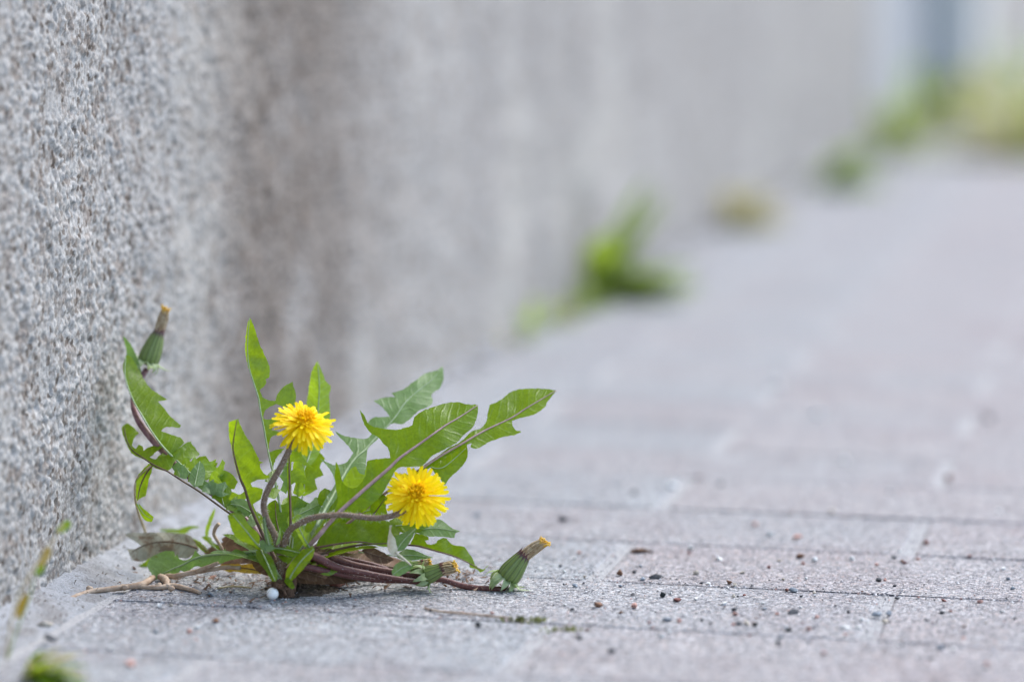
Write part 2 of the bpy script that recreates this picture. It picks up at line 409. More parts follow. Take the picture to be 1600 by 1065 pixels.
def box(name, lo, hi, mat, parent=None, bev=.004):
    bm = bmesh.new(); bmesh.ops.create_cube(bm, size=1)
    for v in bm.verts: v.co = Vector([(lo[i] + hi[i]) / 2 + v.co[i] * (hi[i] - lo[i]) for i in range(3)])
    bmesh.ops.bevel(bm, geom=bm.edges[:], offset=bev, segments=2, affect='EDGES')
    me = bpy.data.meshes.new(name); bm.to_mesh(me); bm.free(); return link(name, me, mat, parent, False)
box('wall_core', (-.30, -4, -.05), (-.012, 60, zs[-1] - .01), 'core', wall)
box('grey_panel', (-.011, 6.77, -.02), (.004, 7.90, 2.2), 'dark', wall)  # even grey panel between the wall and the pillar
pil = empty('wall_pillar', (.08, 8.05, 0), 'pale rendered pillar with grey plinth standing out from the concrete wall', 'pillar')
box('shaft', (-.02, 7.905, .10), (.165, 8.24, 2.4), 'pillar', pil); box('plinth', (-.02, 7.90, -.02), (.172, 8.245, .10), 'core', pil)

# ------------------------------------------------------------------ leaves traced in the place
def smooth_outline(pts, step=3.0):
    n = len(pts); P2 = [Vector(p) for p in pts]; sharp = []
    for i in range(n):
        a = (P2[i] - P2[i - 1]); b = (P2[(i + 1) % n] - P2[i])
        sharp.append(a.angle(b, 0) > math.radians(58))
    out = []
    for i in range(n):
        b, c = P2[i], P2[(i + 1) % n]
        a = P2[i - 1] if not sharp[i] else b - (c - b) * .5
        d = P2[(i + 2) % n] if not sharp[(i + 1) % n] else c + (c - b) * .5
        k = max(1, int((c - b).length / step))
        for j in range(k):
            t = j / k
            q = .5 * ((2 * b) + (c - a) * t + (2 * a - 5 * b + 4 * c - d) * t * t + (3 * b - a - 3 * c + d) * t ** 3)
            if j: q += Vector((random.gauss(0, .36), random.gauss(0, .36)))
            out.append(q)
    return out
def inside(p, poly):
    x, y = p; c = False; j = len(poly) - 1
    for i in range(len(poly)):
        xi, yi = poly[i]; xj, yj = poly[j]
        if (yi > y) != (yj > y) and x < (xj - xi) * (y - yi) / (yj - yi) + xi: c = not c
        j = i
    return c
def near_mid(p, mid, cum):
    best = (1e9, 0, 0)
    for i in range(len(mid) - 1):
        a = mid[i]; d = mid[i + 1] - a; L2 = d.length_squared
        t = max(0, min(1, (p - a).dot(d) / L2)); q = a + d * t; e = p - q; l = e.length
        if l < best[0]: best = (l, cum[i] + t * math.sqrt(L2), d.cross(e) if hasattr(d, 'cross') and False else d.x * e.y - d.y * e.x)
    return best
def leaf(parent, outline, mid, off, mat='g', fold=(.2, .2), tilt=0.0, wave=.0012, rib='rib_g', ribw=(2.2, .6), name='leaf', toward=None, root=None, label=None):
    """outline and midrib (base -> tip) as seen; off = distance behind (+) / before (-) the plant's crown along the midrib, m;
    fold = how far each half leans away (+) or towards (-) the viewer; tilt > 0: upper side leans back."""
    out = smooth_outline(outline); md = [Vector(m_) for m_ in mid]
    ms = catmull([Vector((a.x, a.y, 0)) for a in md], 4); ms = [Vector((a.x, a.y)) for a in ms]
    cum = [0]
    for i in range(len(ms) - 1): cum.append(cum[-1] + (ms[i + 1] - ms[i]).length)
    tot = cum[-1]; offs = np.array(off, float); ou = np.linspace(0, 1, len(offs))
    xs = [p.x for p in out]; ys = [p.y for p in out]
    pts = list(out); g = 4.2; pl = [(p.x, p.y) for p in out]
    y = min(ys); row = 0
    while y < max(ys):
        x = min(xs) + (row % 2) * g / 2
        while x < max(xs):
            q = (x + random.uniform(-.5, .5), y + random.uniform(-.5, .5))
            if inside(q, pl) and min((q[0] - a) ** 2 + (q[1] - b) ** 2 for a, b in pl) > 4: pts.append(Vector(q))
            x += g
        y += g * .87; row += 1
    n = len(out)
    r = delaunay_2d_cdt(pts, [(i, (i + 1) % n) for i in range(n)], [list(range(n))], 1, 1e-5)
    V = []; UVs = []; yref = sum(p.y for p in ms) / len(ms); ph = random.uniform(0, 6)
    def depth(l, u, sd, q):
        o = float(np.interp(u / tot, ou, offs))
        f_ = fold[0] if sd < 0 else fold[1]
        o += f_ * l * PXM - tilt * (q.y - yref) * PXM
        return o + wave * 1.3 * noise.noise(Vector((u * .035, (0 if sd < 0 else 9) + l * .02, ph))) * min(1, l / 10) + .0007 * noise.noise(Vector((q.x * .06, q.y * .06, ph)))
    for q in r[0]:
        l, u, sd = near_mid(q, ms, cum)
        V.append(P(q.x, q.y, depth(l, u, sd, q))); UVs.append((u / 100, math.copysign(l / 100, sd)))
    o = link(name, mesh(name, V, [tuple(f) for f in r[2]], UVs), mat, parent)
    if label: o['label'] = label
    if rib:
        pth = [P(q.x, q.y, depth(0, cum[i], 1, q) - .0002) for i, q in enumerate(ms)]
        if root: pth = catmull([P(*q) for q in root] + [pth[0]], .003)[:-1] + pth
        Vv, Ff = tube_geo(pth, [ribw[0] * PXM, (ribw[0] * .6 + ribw[1] * .4) * PXM, ribw[1] * PXM], 6)
        link('midrib', mesh('midrib', Vv, Ff), rib, o)
    return o

plant = empty('dandelion_plant', G(441, 926), 'flowering dandelion with two yellow flowers and jagged leaves growing where wall meets pavers', 'dandelion')
CR = (441, 898, 0.0)
def LF(*a, **k): return leaf(plant, *a, **k)
# --- left side, along the wall
LF([(197,555),(203,556),(212,568),(225,592),(236,607),(262,624),(247,627),(256,637),(268,652),(283,664),(281,668),(259,667),(252,673),(263,677),(283,684),(288,691),(276,703),(266,711),(257,701),(250,693),(235,672),(222,650),(207,625),(195,590),(192,572)],
   [(264,708),(250,692),(235,671),(222,649),(208,625),(196,590),(196,558)], (.035,.05,.065), 'g', (.5,.5), tilt=.2, rib='rib_g', ribw=(2.2,.8), root=[(441,895,0),(400,835,.01),(330,770,.03)])
LF([(192,525),(199,531),(206,541),(213,555),(219,572),(220,583),(212,571),(205,559),(198,554),(197,543)], [(219,580),(207,556),(193,527)], (.082,.084), 'b', rib=None)
LF([(191,666),(199,661),(207,666),(217,676),(209,685),(206,696),(212,701),(217,694),(223,697),(224,704),(239,696),(265,694),(250,701),(234,714),(242,717),(255,712),(272,705),(290,692),(299,689),(296,696),(286,707),(272,722),(267,732),(259,735),(241,730),(230,720),(209,710),(202,702),(195,687),(191,675)],
   [(262,736),(242,727),(225,716),(208,704),(198,688),(194,668)], (.025,.04,.055), 'g', (-.3,.4), tilt=.5, rib='rib_b', ribw=(2.0,.8), root=[(438,885,0),(402,832,.004),(352,797,.01),(312,768,.018),(285,751,.022)])
LF([(266,712),(276,704),(288,700),(297,690),(303,697),(312,709),(308,714),(300,716),(292,722),(284,730),(276,734),(268,724)], [(272,732),(284,718),(300,698)], (.04,.045), 'g', tilt=.6, rib=None)
LF([(296,745),(300,733),(306,726),(312,719),(318,727),(321,738),(317,757),(304,761),(297,754)], [(304,759),(308,740),(312,721)], (.017,.02), 'b', tilt=.7, rib='rib_g', ribw=(.8,.4))
LF([(286,735),(283,722),(290,715),(298,721),(304,713),(311,722),(320,716),(328,721),(338,717),(334,728),(343,732),(332,744),(320,750),(307,750),(295,746)], [(310,750),(312,735),(322,720)], (.03,.035), 'y', tilt=.2, rib=None)  # backlit lobes, their glow carried by the yellow-green colour
LF([(326,752),(331,738),(342,728),(347,717),(352,722),(349,734),(357,742),(352,754),(362,760),(350,766),(338,762)], [(340,764),(345,745),(348,722)], (.028,.03), 'y', tilt=.2, rib=None)
LF([(320,758),(330,750),(341,755),(352,752),(356,760),(349,768),(358,772),(345,776),(333,770)], [(345,774),(335,764),(324,757)], (.012,.014), 'b', tilt=.6, rib=None)
LF([(324,762),(340,757),(356,758),(362,768),(357,778),(362,786),(352,793),(345,786),(335,778)], [(350,790),(344,772),(330,762)], (.012,.015), 'g', tilt=.5, rib='rib_g', ribw=(.8,.4))
LF([(355,786),(366,780),(380,779),(390,786),(396,798),(388,806),(374,804),(364,798)], [(392,800),(376,790),(358,787)], (.006,.01), 'b', tilt=.5, rib='rib_g', ribw=(1,.4))
LF([(352,776),(362,768),(374,772),(384,766),(386,776),(378,784),(366,787)], [(382,780),(368,776),(355,776)], (.018,.02), 'y', tilt=.3, rib=None)
LF([(232,724),(240,726),(237,735),(234,745),(232,752),(230,763),(228,773),(220,778),(214,783),(211,770),(211,757),(214,748),(219,738)], [(238,727),(228,740),(219,760),(215,781)], (.03,.035,.035), 'g', (.5,.2), rib='rib_b', ribw=(1.4,.6))
LF([(212,787),(219,788),(225,795),(233,801),(240,807),(237,815),(226,812),(220,803)], [(214,786),(225,803),(238,810)], (.035,.03), 'g', rib='rib_g', ribw=(1,.4))
tube('leaf_stalk', [(236,727,.03),(214,748,.036),(211,775,.036),(216,800,.06),(224,822,.085),(228,834,.10)], (1.6,2.0,2.2), 'straw', plant)
# --- centre left
LF([(357,659),(366,656),(373,654),(375,663),(382,677),(392,692),(399,706),(405,716),(404,719),(412,722),(406,724),(407,731),(412,739),(422,744),(415,748),(402,749),(392,754),(394,760),(402,761),(411,764),(410,771),(407,780),(400,784),(395,788),(401,801),(409,823),(410,831),(405,828),(395,805),(387,785),(380,762),(374,749),(367,725),(362,700),(358,682)],
   [(408,830),(397,805),(389,785),(382,762),(376,749),(369,725),(364,700),(366,680),(370,656)], (.0,-.004,-.012,-.014), 'g', (.35,.35), wave=.0008, rib='rib_b', ribw=(3.4,.6), root=[(440,898,0),(424,862,.0)])
LF([(390,495),(397,510),(405,535),(415,557),(421,572),(422,580),(420,590),(415,592),(416,598),(412,604),(406,609),(410,620),(420,625),(430,626),(432,619),(440,607),(449,600),(457,596),(459,605),(462,614),(462,632),(448,636),(437,633),(431,631),(422,635),(415,640),(412,648),(412,654),(420,655),(427,652),(439,651),(446,654),(435,660),(427,665),(425,672),(436,674),(437,677),(426,681),(422,687),(420,696),(421,706),(432,702),(446,700),(434,712),(427,729),(428,741),(433,757),(438,781),(434,781),(429,757),(425,740),(419,712),(416,692),(411,667),(406,642),(403,622),(396,600),(389,577),(385,560),(383,542),(385,517)],
   [(437,788),(431,757),(427,740),(420,710),(416,690),(412,667),(407,642),(404,622),(397,600),(390,577),(387,555),(387,530),(390,497)], (.02,.03,.035,.03), 'g', (.45,.55), wave=.001, rib='rib_g', ribw=(2.0,.7), root=[(444,880,.01),(443,830,.018)])
LF([(496,564),(502,577),(509,595),(517,605),(514,620),(516,645),(514,670),(506,690),(497,711),(486,726),(474,722),(470,712),(478,690),(480,660),(479,632),(482,610),(487,580)], [(470,745),(482,715),(492,680),(497,640),(499,600),(496,566)], (.04,.06,.065), 'y', (.35,.35), tilt=.15, rib='rib_g', ribw=(1.8,.6), root=[(455,870,.01),(462,800,.03)])
LF([(452,702),(462,698),(472,699),(472,712),(480,722),(494,733),(478,727),(464,721),(455,722),(455,735),(464,731),(474,737),(480,748),(492,761),(478,757),(464,753),(455,757),(456,774),(463,774),(472,780),(481,785),(478,792),(462,793),(456,800),(451,802),(449,760),(449,720)], [(454,805),(453,770),(452,735),(452,704)], (.015,.022,.025), 'g', (.3,.3), rib='rib_b', ribw=(2.4,1.0), root=[(446,882,.005),(453,840,.01)])
LF([(449,712),(441,720),(437,728),(442,735),(436,744),(443,752),(438,765),(447,772),(450,760),(450,730)], [(450,770),(446,745),(442,725)], (.022,.026), 'b', rib=None)
LF([(472,773),(478,768),(488,766),(481,772),(475,775)], [(472,774),(486,767)], (.02,.02), 'g', rib=None)
LF([(460,716),(470,722),(476,738),(472,752),(477,768),(468,776),(458,770),(462,750),(457,735)], [(462,775),(466,745),(464,720)], (.032,.034), 'y', rib=None)
# --- right side
LF([(747,632),(732,631),(712,628),(695,630),(675,636),(660,642),(647,652),(644,664),(635,667),(620,671),(605,670),(587,667),(575,661),(570,650),(562,639),(567,657),(577,674),(592,684),(600,694),(606,699),(609,710),(610,715),(595,716),(580,718),(573,722),(572,738),(566,752),(554,764),(543,760),(535,752),(531,735),(525,720),(523,745),(526,768),(528,785),(518,803),(503,826),(500,836),(520,821),(545,807),(560,800),(575,791),(590,780),(602,764),(612,745),(622,731),(640,729),(660,727),(675,712),(695,702),(715,690),(725,679),(740,665),(746,647)],
   [(500,834),(519,812),(532,798),(552,780),(580,755),(607,732),(625,715),(660,690),(695,665),(717,652),(746,633)], (.0,-.004,-.002,.0,.012), 'g', (.55,-.15), tilt=.35, wave=.0016, rib='rib_p', ribw=(4.2,.7), root=[(446,892,0),(468,868,0)])
LF([(692,571),(682,579),(665,583),(648,595),(632,607),(621,611),(611,614),(618,620),(600,621),(584,626),(595,634),(605,645),(609,651),(597,651),(582,653),(572,664),(582,676),(575,684),(562,685),(550,683),(537,680),(522,672),(534,686),(544,696),(552,707),(541,722),(524,726),(512,722),(500,716),(505,721),(515,732),(521,744),(524,754),(516,768),(508,780),(498,800),(492,822),(499,823),(512,798),(526,778),(533,760),(541,742),(549,731),(556,728),(561,738),(570,742),(572,725),(573,713),(575,700),(588,688),(604,668),(608,664),(615,661),(630,662),(645,650),(655,641),(670,635),(676,627),(675,615),(688,605),(693,590)],
   [(495,820),(512,788),(525,765),(540,737),(555,716),(570,703),(585,686),(604,667),(620,648),(632,630),(650,613),(675,593),(691,573)], (.012,.03,.045,.055,.07), 'b', (.25,-.35), tilt=.5, wave=.0016, rib='rib_g', ribw=(3.0,.7), root=[(448,890,.0),(470,862,.006)])
LF([(870,610),(850,607),(822,607),(800,611),(787,621),(774,629),(765,632),(762,645),(760,658),(752,668),(738,673),(723,687),(712,694),(700,700),(684,712),(668,724),(655,735),(663,735),(684,722),(706,708),(726,696),(737,692),(735,698),(747,700),(765,690),(787,682),(805,679),(815,674),(805,671),(801,665),(800,657),(817,652),(835,647),(850,637),(857,625)],
   [(655,734),(680,717),(700,705),(725,691),(740,682),(760,671),(775,664),(800,652),(820,639),(845,624),(869,610)], (.014,.022,.03,.034,.04), 'g', (.4,-.3), tilt=.45, rib='rib_p', ribw=(3.0,.7), root=[(450,890,.0),(480,862,.002),(540,820,.008),(605,768,.012)])
LF([(730,694),(731,705),(728,720),(715,735),(703,746),(695,758),(688,748),(678,737),(672,729),(688,718),(706,704),(720,696)], [(670,728),(692,730),(728,700)], (.020,.026), 'g', (.1,.1), tilt=.5, rib='rib_g', ribw=(1,.4))
# --- low right
LF([(649,832),(661,835),(669,838),(670,843),(664,844),(667,849),(676,850),(689,841),(695,840),(700,844),(705,849),(715,852),(726,854),(731,861),(737,869),(740,875),(742,882),(747,886),(755,889),(764,882),(755,892),(750,894),(745,889),(734,886),(733,880),(727,877),(719,873),(695,865),(670,857),(640,852),(644,843)],
   [(640,851),(655,853),(680,860),(705,867),(722,874),(738,882),(752,890)], (.0,-.006,-.012,-.012), 'g', (.45,.2), tilt=.3, rib='rib_b', ribw=(2.4,.7), root=[(446,893,.0),(500,866,0),(570,850,0)])
LF([(645,824),(658,818),(667,817),(680,811),(690,812),(700,820),(707,825),(719,829),(712,832),(710,840),(690,838),(672,838),(660,835),(651,831)], [(648,828),(680,825),(716,830)], (.012,.016), 'b', tilt=.9, rib='rib_g', ribw=(1.6,.5), root=[(520,840,.01),(590,830,.012)])
LF([(608,813),(625,806),(650,804),(672,806),(678,814),(666,824),(652,832),(632,832),(616,827)], [(610,822),(640,818),(674,810)], (.008,.012), 'g', tilt=.8, rib='rib_g', ribw=(1.4,.5), root=[(560,835,.006)])
LF([(618,836),(630,832),(645,825),(656,820),(648,832),(641,845),(632,858),(622,861),(617,850)], [(620,858),(632,842),(653,822)], (-.006,-.004), 'b', tilt=.4, rib='rib_g', ribw=(1.2,.4))
LF([(618,868),(632,858),(645,858),(660,864),(677,871),(660,873),(645,875),(630,874)], [(618,868),(645,867),(675,871)], (.0,.002), 'b', tilt=1.0, rib='rib_g', ribw=(1.2,.4), root=[(560,862,.004)])
LF([(498,842),(512,826),(528,815),(545,818),(560,811),(578,818),(592,812),(612,816),(626,830),(619,846),(605,854),(580,850),(555,848),(530,850),(508,857),(494,856)], [(494,855),(530,849),(560,846),(585,849),(612,848)], (-.004,-.008,-.006), 'g', (.5,.3), tilt=.3, rib='rib_b', ribw=(2.4,.8), root=[(444,893,-.002),(470,872,-.003)])
LF([(586,780),(598,772),(606,776),(603,790),(606,803),(596,812),(584,806),(578,794)], [(580,808),(592,792),(602,777)], (.006,.008), 'g', tilt=.3, rib='rib_b', ribw=(1.2,.4))
LF([(556,800),(566,786),(580,774),(596,762),(594,772),(580,788),(568,800)], [(560,800),(578,783),(594,765)], (-.006,-.006), 'g', tilt=.2, rib='rib_b', ribw=(1.4,.5))
LF([(566,858),(580,854),(598,862),(616,874),(602,880),(584,877),(572,868)], [(566,860),(590,868),(614,875)], (-.002,.0), 'br', tilt=.6, rib='rib_b', ribw=(1.2,.5), label='withered brown leaf curled under the green ones')
LF([(612,893),(618,881),(630,876),(643,879),(646,886),(636,893),(626,899),(616,899)], [(613,898),(628,887),(644,881)], (-.010,-.012), 'b', tilt=.5, rib='rib_g', ribw=(1,.4))
LF([(609,820),(613,820),(611,830),(617,840),(621,855),(621,863),(613,869),(606,858),(605,850),(607,835)], [(612,866),(612,845),(611,822)], (-.014,-.012), 'cream', (.6,.6), rib=None, label='pale dried curled bract')
tube('dry_stalk', [(618,863,-.013),(630,872,-.012),(644,884,-.010)], (2.4,2.0,1.2), 'cream', plant)
# --- front
LF([(356,805),(362,801),(373,801),(382,808),(388,818),(396,826),(403,833),(406,842),(405,850),(413,858),(404,857),(395,851),(385,848),(374,843),(366,835),(360,822),(357,812)], [(412,858),(400,848),(384,828),(364,804)], (-.008,-.02,-.028), 'g', (.3,.2), tilt=.4, rib='rib_g', ribw=(1.6,.5), root=[(440,905,-.004)])
LF([(400,860),(410,857),(415,862),(422,867),(428,878),(432,890),(434,902),(430,908),(424,907),(416,893),(406,880),(400,868)], [(408,858),(418,880),(430,907)], (-.014,-.022,-.024), 'g', (.3,.3), tilt=.5, rib='rib_g', ribw=(1.4,.5))
LF([(492,856),(490,866),(484,876),(475,888),(464,899),(455,908),(448,911),(446,902),(448,890),(453,880),(462,869),(473,858),(484,855)], [(449,911),(460,890),(474,872),(490,857)], (-.008,-.018,-.022), 'g', (.2,.4), tilt=.4, rib='rib_g', ribw=(1.6,.5))
LF([(410,855),(425,851),(440,848),(449,849),(453,854),(463,858),(471,862),(460,869),(448,868),(435,864),(422,859)], [(412,857),(435,856),(468,863)], (-.010,-.016), 'g', tilt=.9, rib='rib_g', ribw=(1.4,.4))
LF([(428,862),(448,869),(458,871),(452,880),(443,877),(434,868)], [(430,863),(452,876)], (-.009,-.012), 'g', tilt=.6, rib=None)
LF([(456,812),(464,803),(472,804),(466,813),(471,822),(480,832),(485,829),(487,842),(490,856),(478,855),(472,845),(464,832)], [(484,855),(474,838),(462,812)], (-.006,-.012), 'y', tilt=.3, rib='rib_g', ribw=(1.4,.5), root=[(448,892,0),(466,874,-.004)])
LF([(411,808),(415,806),(416,820),(420,832),(424,846),(425,854),(417,851),(413,835),(411,820)], [(421,852),(416,832),(413,808)], (-.016,-.018), 'b', rib='rib_g', ribw=(1,.5))
LF([(438,822),(439,835),(437,848),(431,852),(434,840),(436,828)], [(433,851),(438,824)], (-.016,-.016), 'b', rib=None)
LF([(404,846),(411,843),(418,850),(424,850),(430,856),(420,862),(410,858)], [(405,850),(427,857)], (-.016,-.018), 'b', tilt=.8, rib=None)
LF([(444,906),(449,900),(456,907),(461,917),(457,920),(449,914)], [(446,905),(459,918)], (-.016,-.02), 'g', tilt=.5, rib=None)
# --- more of the crowded middle
LF([(498,772),(508,762),(520,768),(532,757),(545,765),(560,760),(575,770),(566,780),(574,792),(560,800),(566,812),(548,818),(530,812),(515,818),(503,806),(508,792),(497,786)], [(500,815),(525,795),(565,772)], (.012,.018), 'g', tilt=.5, rib='rib_g', ribw=(1.6,.5), root=[(450,885,.004)])
LF([(458,792),(470,782),(484,786),(494,776),(505,784),(500,796),(508,806),(496,814),(482,808),(470,814),(460,806)], [(458,808),(478,798),(502,786)], (.016,.02), 'b', tilt=.6, rib='rib_g', ribw=(1.2,.4), root=[(448,880,.004)])
LF([(528,738),(540,728),(556,722),(572,728),(576,746),(562,766),(542,770),(532,758)], [(540,766),(564,732)], (.055,.058), 'y', tilt=.2, rib=None)  # fills the gap between lobes: light through the blade, given as yellow-green colour
LF([(412,800),(420,786),(430,780),(440,788),(452,784),(456,798),(448,812),(452,826),(440,836),(426,830),(418,818)], [(438,838),(432,812),(430,784)], (.012,.018), 'g', tilt=.4, rib='rib_b', ribw=(1.4,.5), root=[(442,890,.004)])
LF([(384,800),(392,808),(402,812),(398,824),(408,834),(400,842),(390,832),(382,820)], [(404,840),(394,822),(386,803)], (.012,.014), 'g', tilt=.4, rib='rib_b', ribw=(1.2,.5))
LF([(470,868),(480,856),(500,852),(520,858),(512,868),(524,876),(506,882),(488,878)], [(470,870),(495,866),(520,866)], (.008,.012), 'br', tilt=.7, rib='rib_b', ribw=(1.4,.6))
LF([(500,866),(524,858),(548,864),(572,862),(560,874),(576,884),(552,888),(528,884),(508,880)], [(502,874),(535,872),(572,876)], (.018,.03), 'br', tilt=.9, rib='rib_b', ribw=(1.6,.6))
LF([(524,886),(546,880),(570,886),(592,884),(606,892),(588,900),(564,900),(540,902)], [(526,892),(565,892),(602,892)], (.022,.04), 'br', tilt=1.0, rib='rib_b', ribw=(1.4,.6))
LF([(452,884),(466,876),(484,884),(500,892),(512,902),(494,908),(474,904),(460,898)], [(454,890),(480,894),(508,904)], (-.002,.012), 'br', tilt=.7, rib='rib_b', ribw=(1.4,.6))
LF([(418,884),(428,874),(440,880),(450,892),(446,908),(434,916),(424,902)], [(432,914),(432,895),(430,878)], (-.004,-.002), 'br', tilt=.3, rib='rib_b', ribw=(1.2,.5))
LF([(488,884),(506,880),(524,886),(532,894),(516,898),(500,894)], [(490,888),(528,893)], (-.004,.002), 'g', tilt=1.0, rib='rib_g', ribw=(1.0,.4))
LF([(500,896),(516,889),(532,884),(528,892),(514,899)], [(502,896),(530,886)], (-.006,-.004), 'y', tilt=.5, rib=None)
LF([(268,730),(276,722),(288,728),(296,738),(292,748),(282,746)], [(290,746),(272,730)], (.02,.024), 'b', tilt=.6, rib=None)
LF([(306,758),(318,750),(330,756),(340,766),(334,774),(320,768)], [(336,772),(310,758)], (.012,.016), 'b', tilt=.6, rib=None)
LF([(300,724),(310,714),(322,712),(328,722),(340,722),(336,734),(346,742),(334,750),(318,744),(306,738)], [(338,748),(322,730),(306,722)], (.04,.044), 'g', tilt=.3, rib='rib_g', ribw=(1,.4))
LF([(340,744),(350,734),(362,740),(372,752),(366,764),(354,760)], [(366,762),(354,748),(344,742)], (.024,.028), 'g', tilt=.4, rib=None)
# --- more lobes along the left leaf and the middle
for (x, y, w_, h_, dx, mt, of) in ((250,724,15,20,9,'g',.034),(278,742,14,18,10,'g',.022),(300,752,14,20,9,'g',.018),(322,768,13,20,10,'b',.013),(338,778,14,22,10,'g',.012),(360,796,14,22,9,'g',.008),(376,806,14,24,8,'g',.006),(392,820,13,22,8,'b',.004),(420,752,13,20,9,'g',.016),(424,776,13,18,8,'y',.016)):
    LF([(x-w_*.5,y),(x-w_*.3,y-h_*.45),(x+dx*.6-2,y-h_*.8),(x+dx+3,y-h_),(x+dx*.9+3,y-h_*.7),(x+dx+w_*.55,y-h_*.62),(x+w_*.5+dx*.5,y-h_*.3),(x+w_*.75,y-h_*.1),(x+w_*.4,y+3)], [(x,y+1),(x+dx*.5,y-h_*.5),(x+dx+2,y-h_*.95)], (of,of+.006), mt, tilt=.5, rib=None)
LF([(460,690),(470,700),(484,708),(498,706),(508,716),(500,728),(506,742),(492,748),(496,764),(482,772),(470,764),(462,740),(458,712)], [(470,790),(476,745),(466,696)], (.045,.055), 'g', tilt=.2, rib='rib_g', ribw=(1.4,.5))
LF([(512,800),(524,786),(540,790),(556,778),(572,786),(588,778),(598,790),(590,804),(600,818),(582,826),(560,820),(540,830),(520,822)], [(508,822),(550,806),(596,790)], (.022,.03), 'g', tilt=.5, rib='rib_g', ribw=(1.4,.5))
# --- withered leaves lying under the rosette
LF([(452,872),(476,858),(510,850),(548,852),(566,862),(548,872),(566,884),(538,892),(500,890),(470,886)], [(454,878),(510,870),(562,868)], (.03,.05), 'br', tilt=.9, wave=.003, rib='rib_b', ribw=(1.6,.6))
LF([(520,872),(552,860),(588,862),(620,872),(648,884),(630,894),(640,904),(600,906),(560,902),(530,892)], [(522,884),(580,882),(642,890)], (.045,.06), 'br', tilt=1.0, wave=.003, rib='rib_b', ribw=(1.6,.6))
LF([(448,892),(470,884),(500,888),(540,896),(560,906),(530,912),(490,912),(460,908)], [(450,900),(505,900),(556,906)], (.012,.03), 'br', tilt=.8, wave=.003, rib='rib_b', ribw=(1.6,.6))
LF([(318,862),(336,850),(360,846),(384,850),(404,856),(412,868),(396,876),(370,874),(344,878),(326,874)], [(410,866),(370,862),(324,866)], (.05,.085), 'br', tilt=.8, wave=.003, rib='rib_b', ribw=(1.6,.6))
LF([(346,842),(356,834),(366,838),(376,834),(388,842),(398,850),(384,856),(366,852),(352,852)], [(396,852),(372,846),(350,842)], (.03,.05), 'br', tilt=.5, wave=.003, rib=None)
LF([(392,878),(404,868),(420,872),(430,884),(428,900),(414,898),(400,890)], [(428,896),(412,884),(398,876)], (.008,.02), 'br', tilt=.5, wave=.003, rib=None)
tube('dry_stalk', [(352,866,.05),(342,848,.05),(334,834,.05),(338,822,.048),(342,818,.046)], (2.0,2.6,3.2), 'twig', plant)
# --- lying leaves on the left
LF([(230,882),(236,870),(247,865),(260,860),(272,861),(274,869),(277,865),(280,872),(287,875),(297,872),(306,859),(312,866),(321,867),(336,860),(342,864),(352,856),(356,864),(375,861),(402,858),(402,866),(380,871),(362,874),(344,880),(330,881),(317,886),(306,884),(292,896),(282,890),(274,899),(255,902),(242,906),(237,897)], [(400,861),(370,864),(345,865),(318,868),(300,874),(285,882),(268,889),(246,900)], (.006,.03,.045,.06), 'b', (.4,-.2), tilt=1.1, rib='rib_g', ribw=(3.0,.8), root=[(436,905,-.004)])
LF([(216,884),(225,878),(235,871),(244,866),(258,861),(270,862),(272,874),(262,879),(250,877),(240,872),(231,886),(228,891),(220,888)], [(262,878),(242,874),(222,886)], (.085,.09), 'g', tilt=.8, rib=None)
LF([(249,827),(267,826),(280,826),(292,822),(305,821),(312,824),(300,826),(289,833),(272,832),(260,831)], [(250,829),(280,829),(310,823)], (.13,.11), 'g', tilt=.9, rib='rib_g', ribw=(1,.4))
LF([(336,793),(335,803),(330,818),(326,829),(325,837),(321,837),(321,827),(326,812),(331,801)], [(323,836),(326,820),(335,797)], (.08,.08), 'g', rib='rib_g', ribw=(.8,.3), root=[(400,874,.01),(345,862,.06)])
LF([(314,839),(322,836),(330,840),(333,847),(342,852),(344,858),(334,855),(324,846)], [(342,856),(328,844),(317,839)], (.07,.085), 'g', tilt=.6, rib=None)
LF([(296,839),(308,843),(322,855),(326,862),(319,862),(309,854),(301,846)], [(324,861),(298,840)], (.075,.085), 'g', tilt=.7, rib='rib_b', ribw=(1.2,.5))
LF([(345,881),(362,878),(378,881),(392,880),(402,879),(410,887),(416,896),(400,896),(384,895),(370,893),(356,893),(346,888)], [(414,894),(390,888),(348,884)], (.045,.065), 'yl', tilt=1.0, rib='rib_b', ribw=(1.2,.6), label='yellowed leaf lying flat on the paver')
LF([(330,874),(352,870),(378,872),(402,872),(404,880),(380,880),(350,881),(334,880)], [(402,876),(332,877)], (.05,.07), 'br', tilt=1.2, rib=None, label='brown withered leaf beneath the green ones')

# ------------------------------------------------------------------ crown, stems
def blob(name, c, r, mat, parent=None, sub=3, amp=.3, freq=150, seed=0):
    bm = bmesh.new(); bmesh.ops.create_icosphere(bm, subdivisions=sub, radius=1)
    for v in bm.verts:
        k = 1 + amp * noise.noise(v.co * 1.7 + Vector((seed, seed * 2, 0))) + amp * .5 * noise.noise(v.co * 4.3 + Vector((seed, 0, 5)))
        v.co = Vector((v.co.x * r[0], v.co.y * r[1], v.co.z * r[2])) * k + Vector(c)
    me = bpy.data.meshes.new(name); bm.to_mesh(me); bm.free(); return link(name, me, mat, parent)
gc = G(443, 930)
blob('root_crown', gc + Vector((0, .004, .004)), (.008, .008, .012), 'root', plant, 4, .45)
for i in range(9):
    a = P(441 + random.uniform(-12, 16), 905 + random.uniform(0, 16), random.uniform(-.012, 0)); b = G(443 + random.uniform(-18, 20), 930 + random.uniform(-8, 6), .001)
    V, Fc = tube_geo(catmull([a, (a + b) / 2 + Vector((0, 0, .003)), b], .002), [.0016, .0012, .0008], 6, wob=.3)
    link('leaf_base', mesh('leaf_base', V, Fc), 'root', plant)
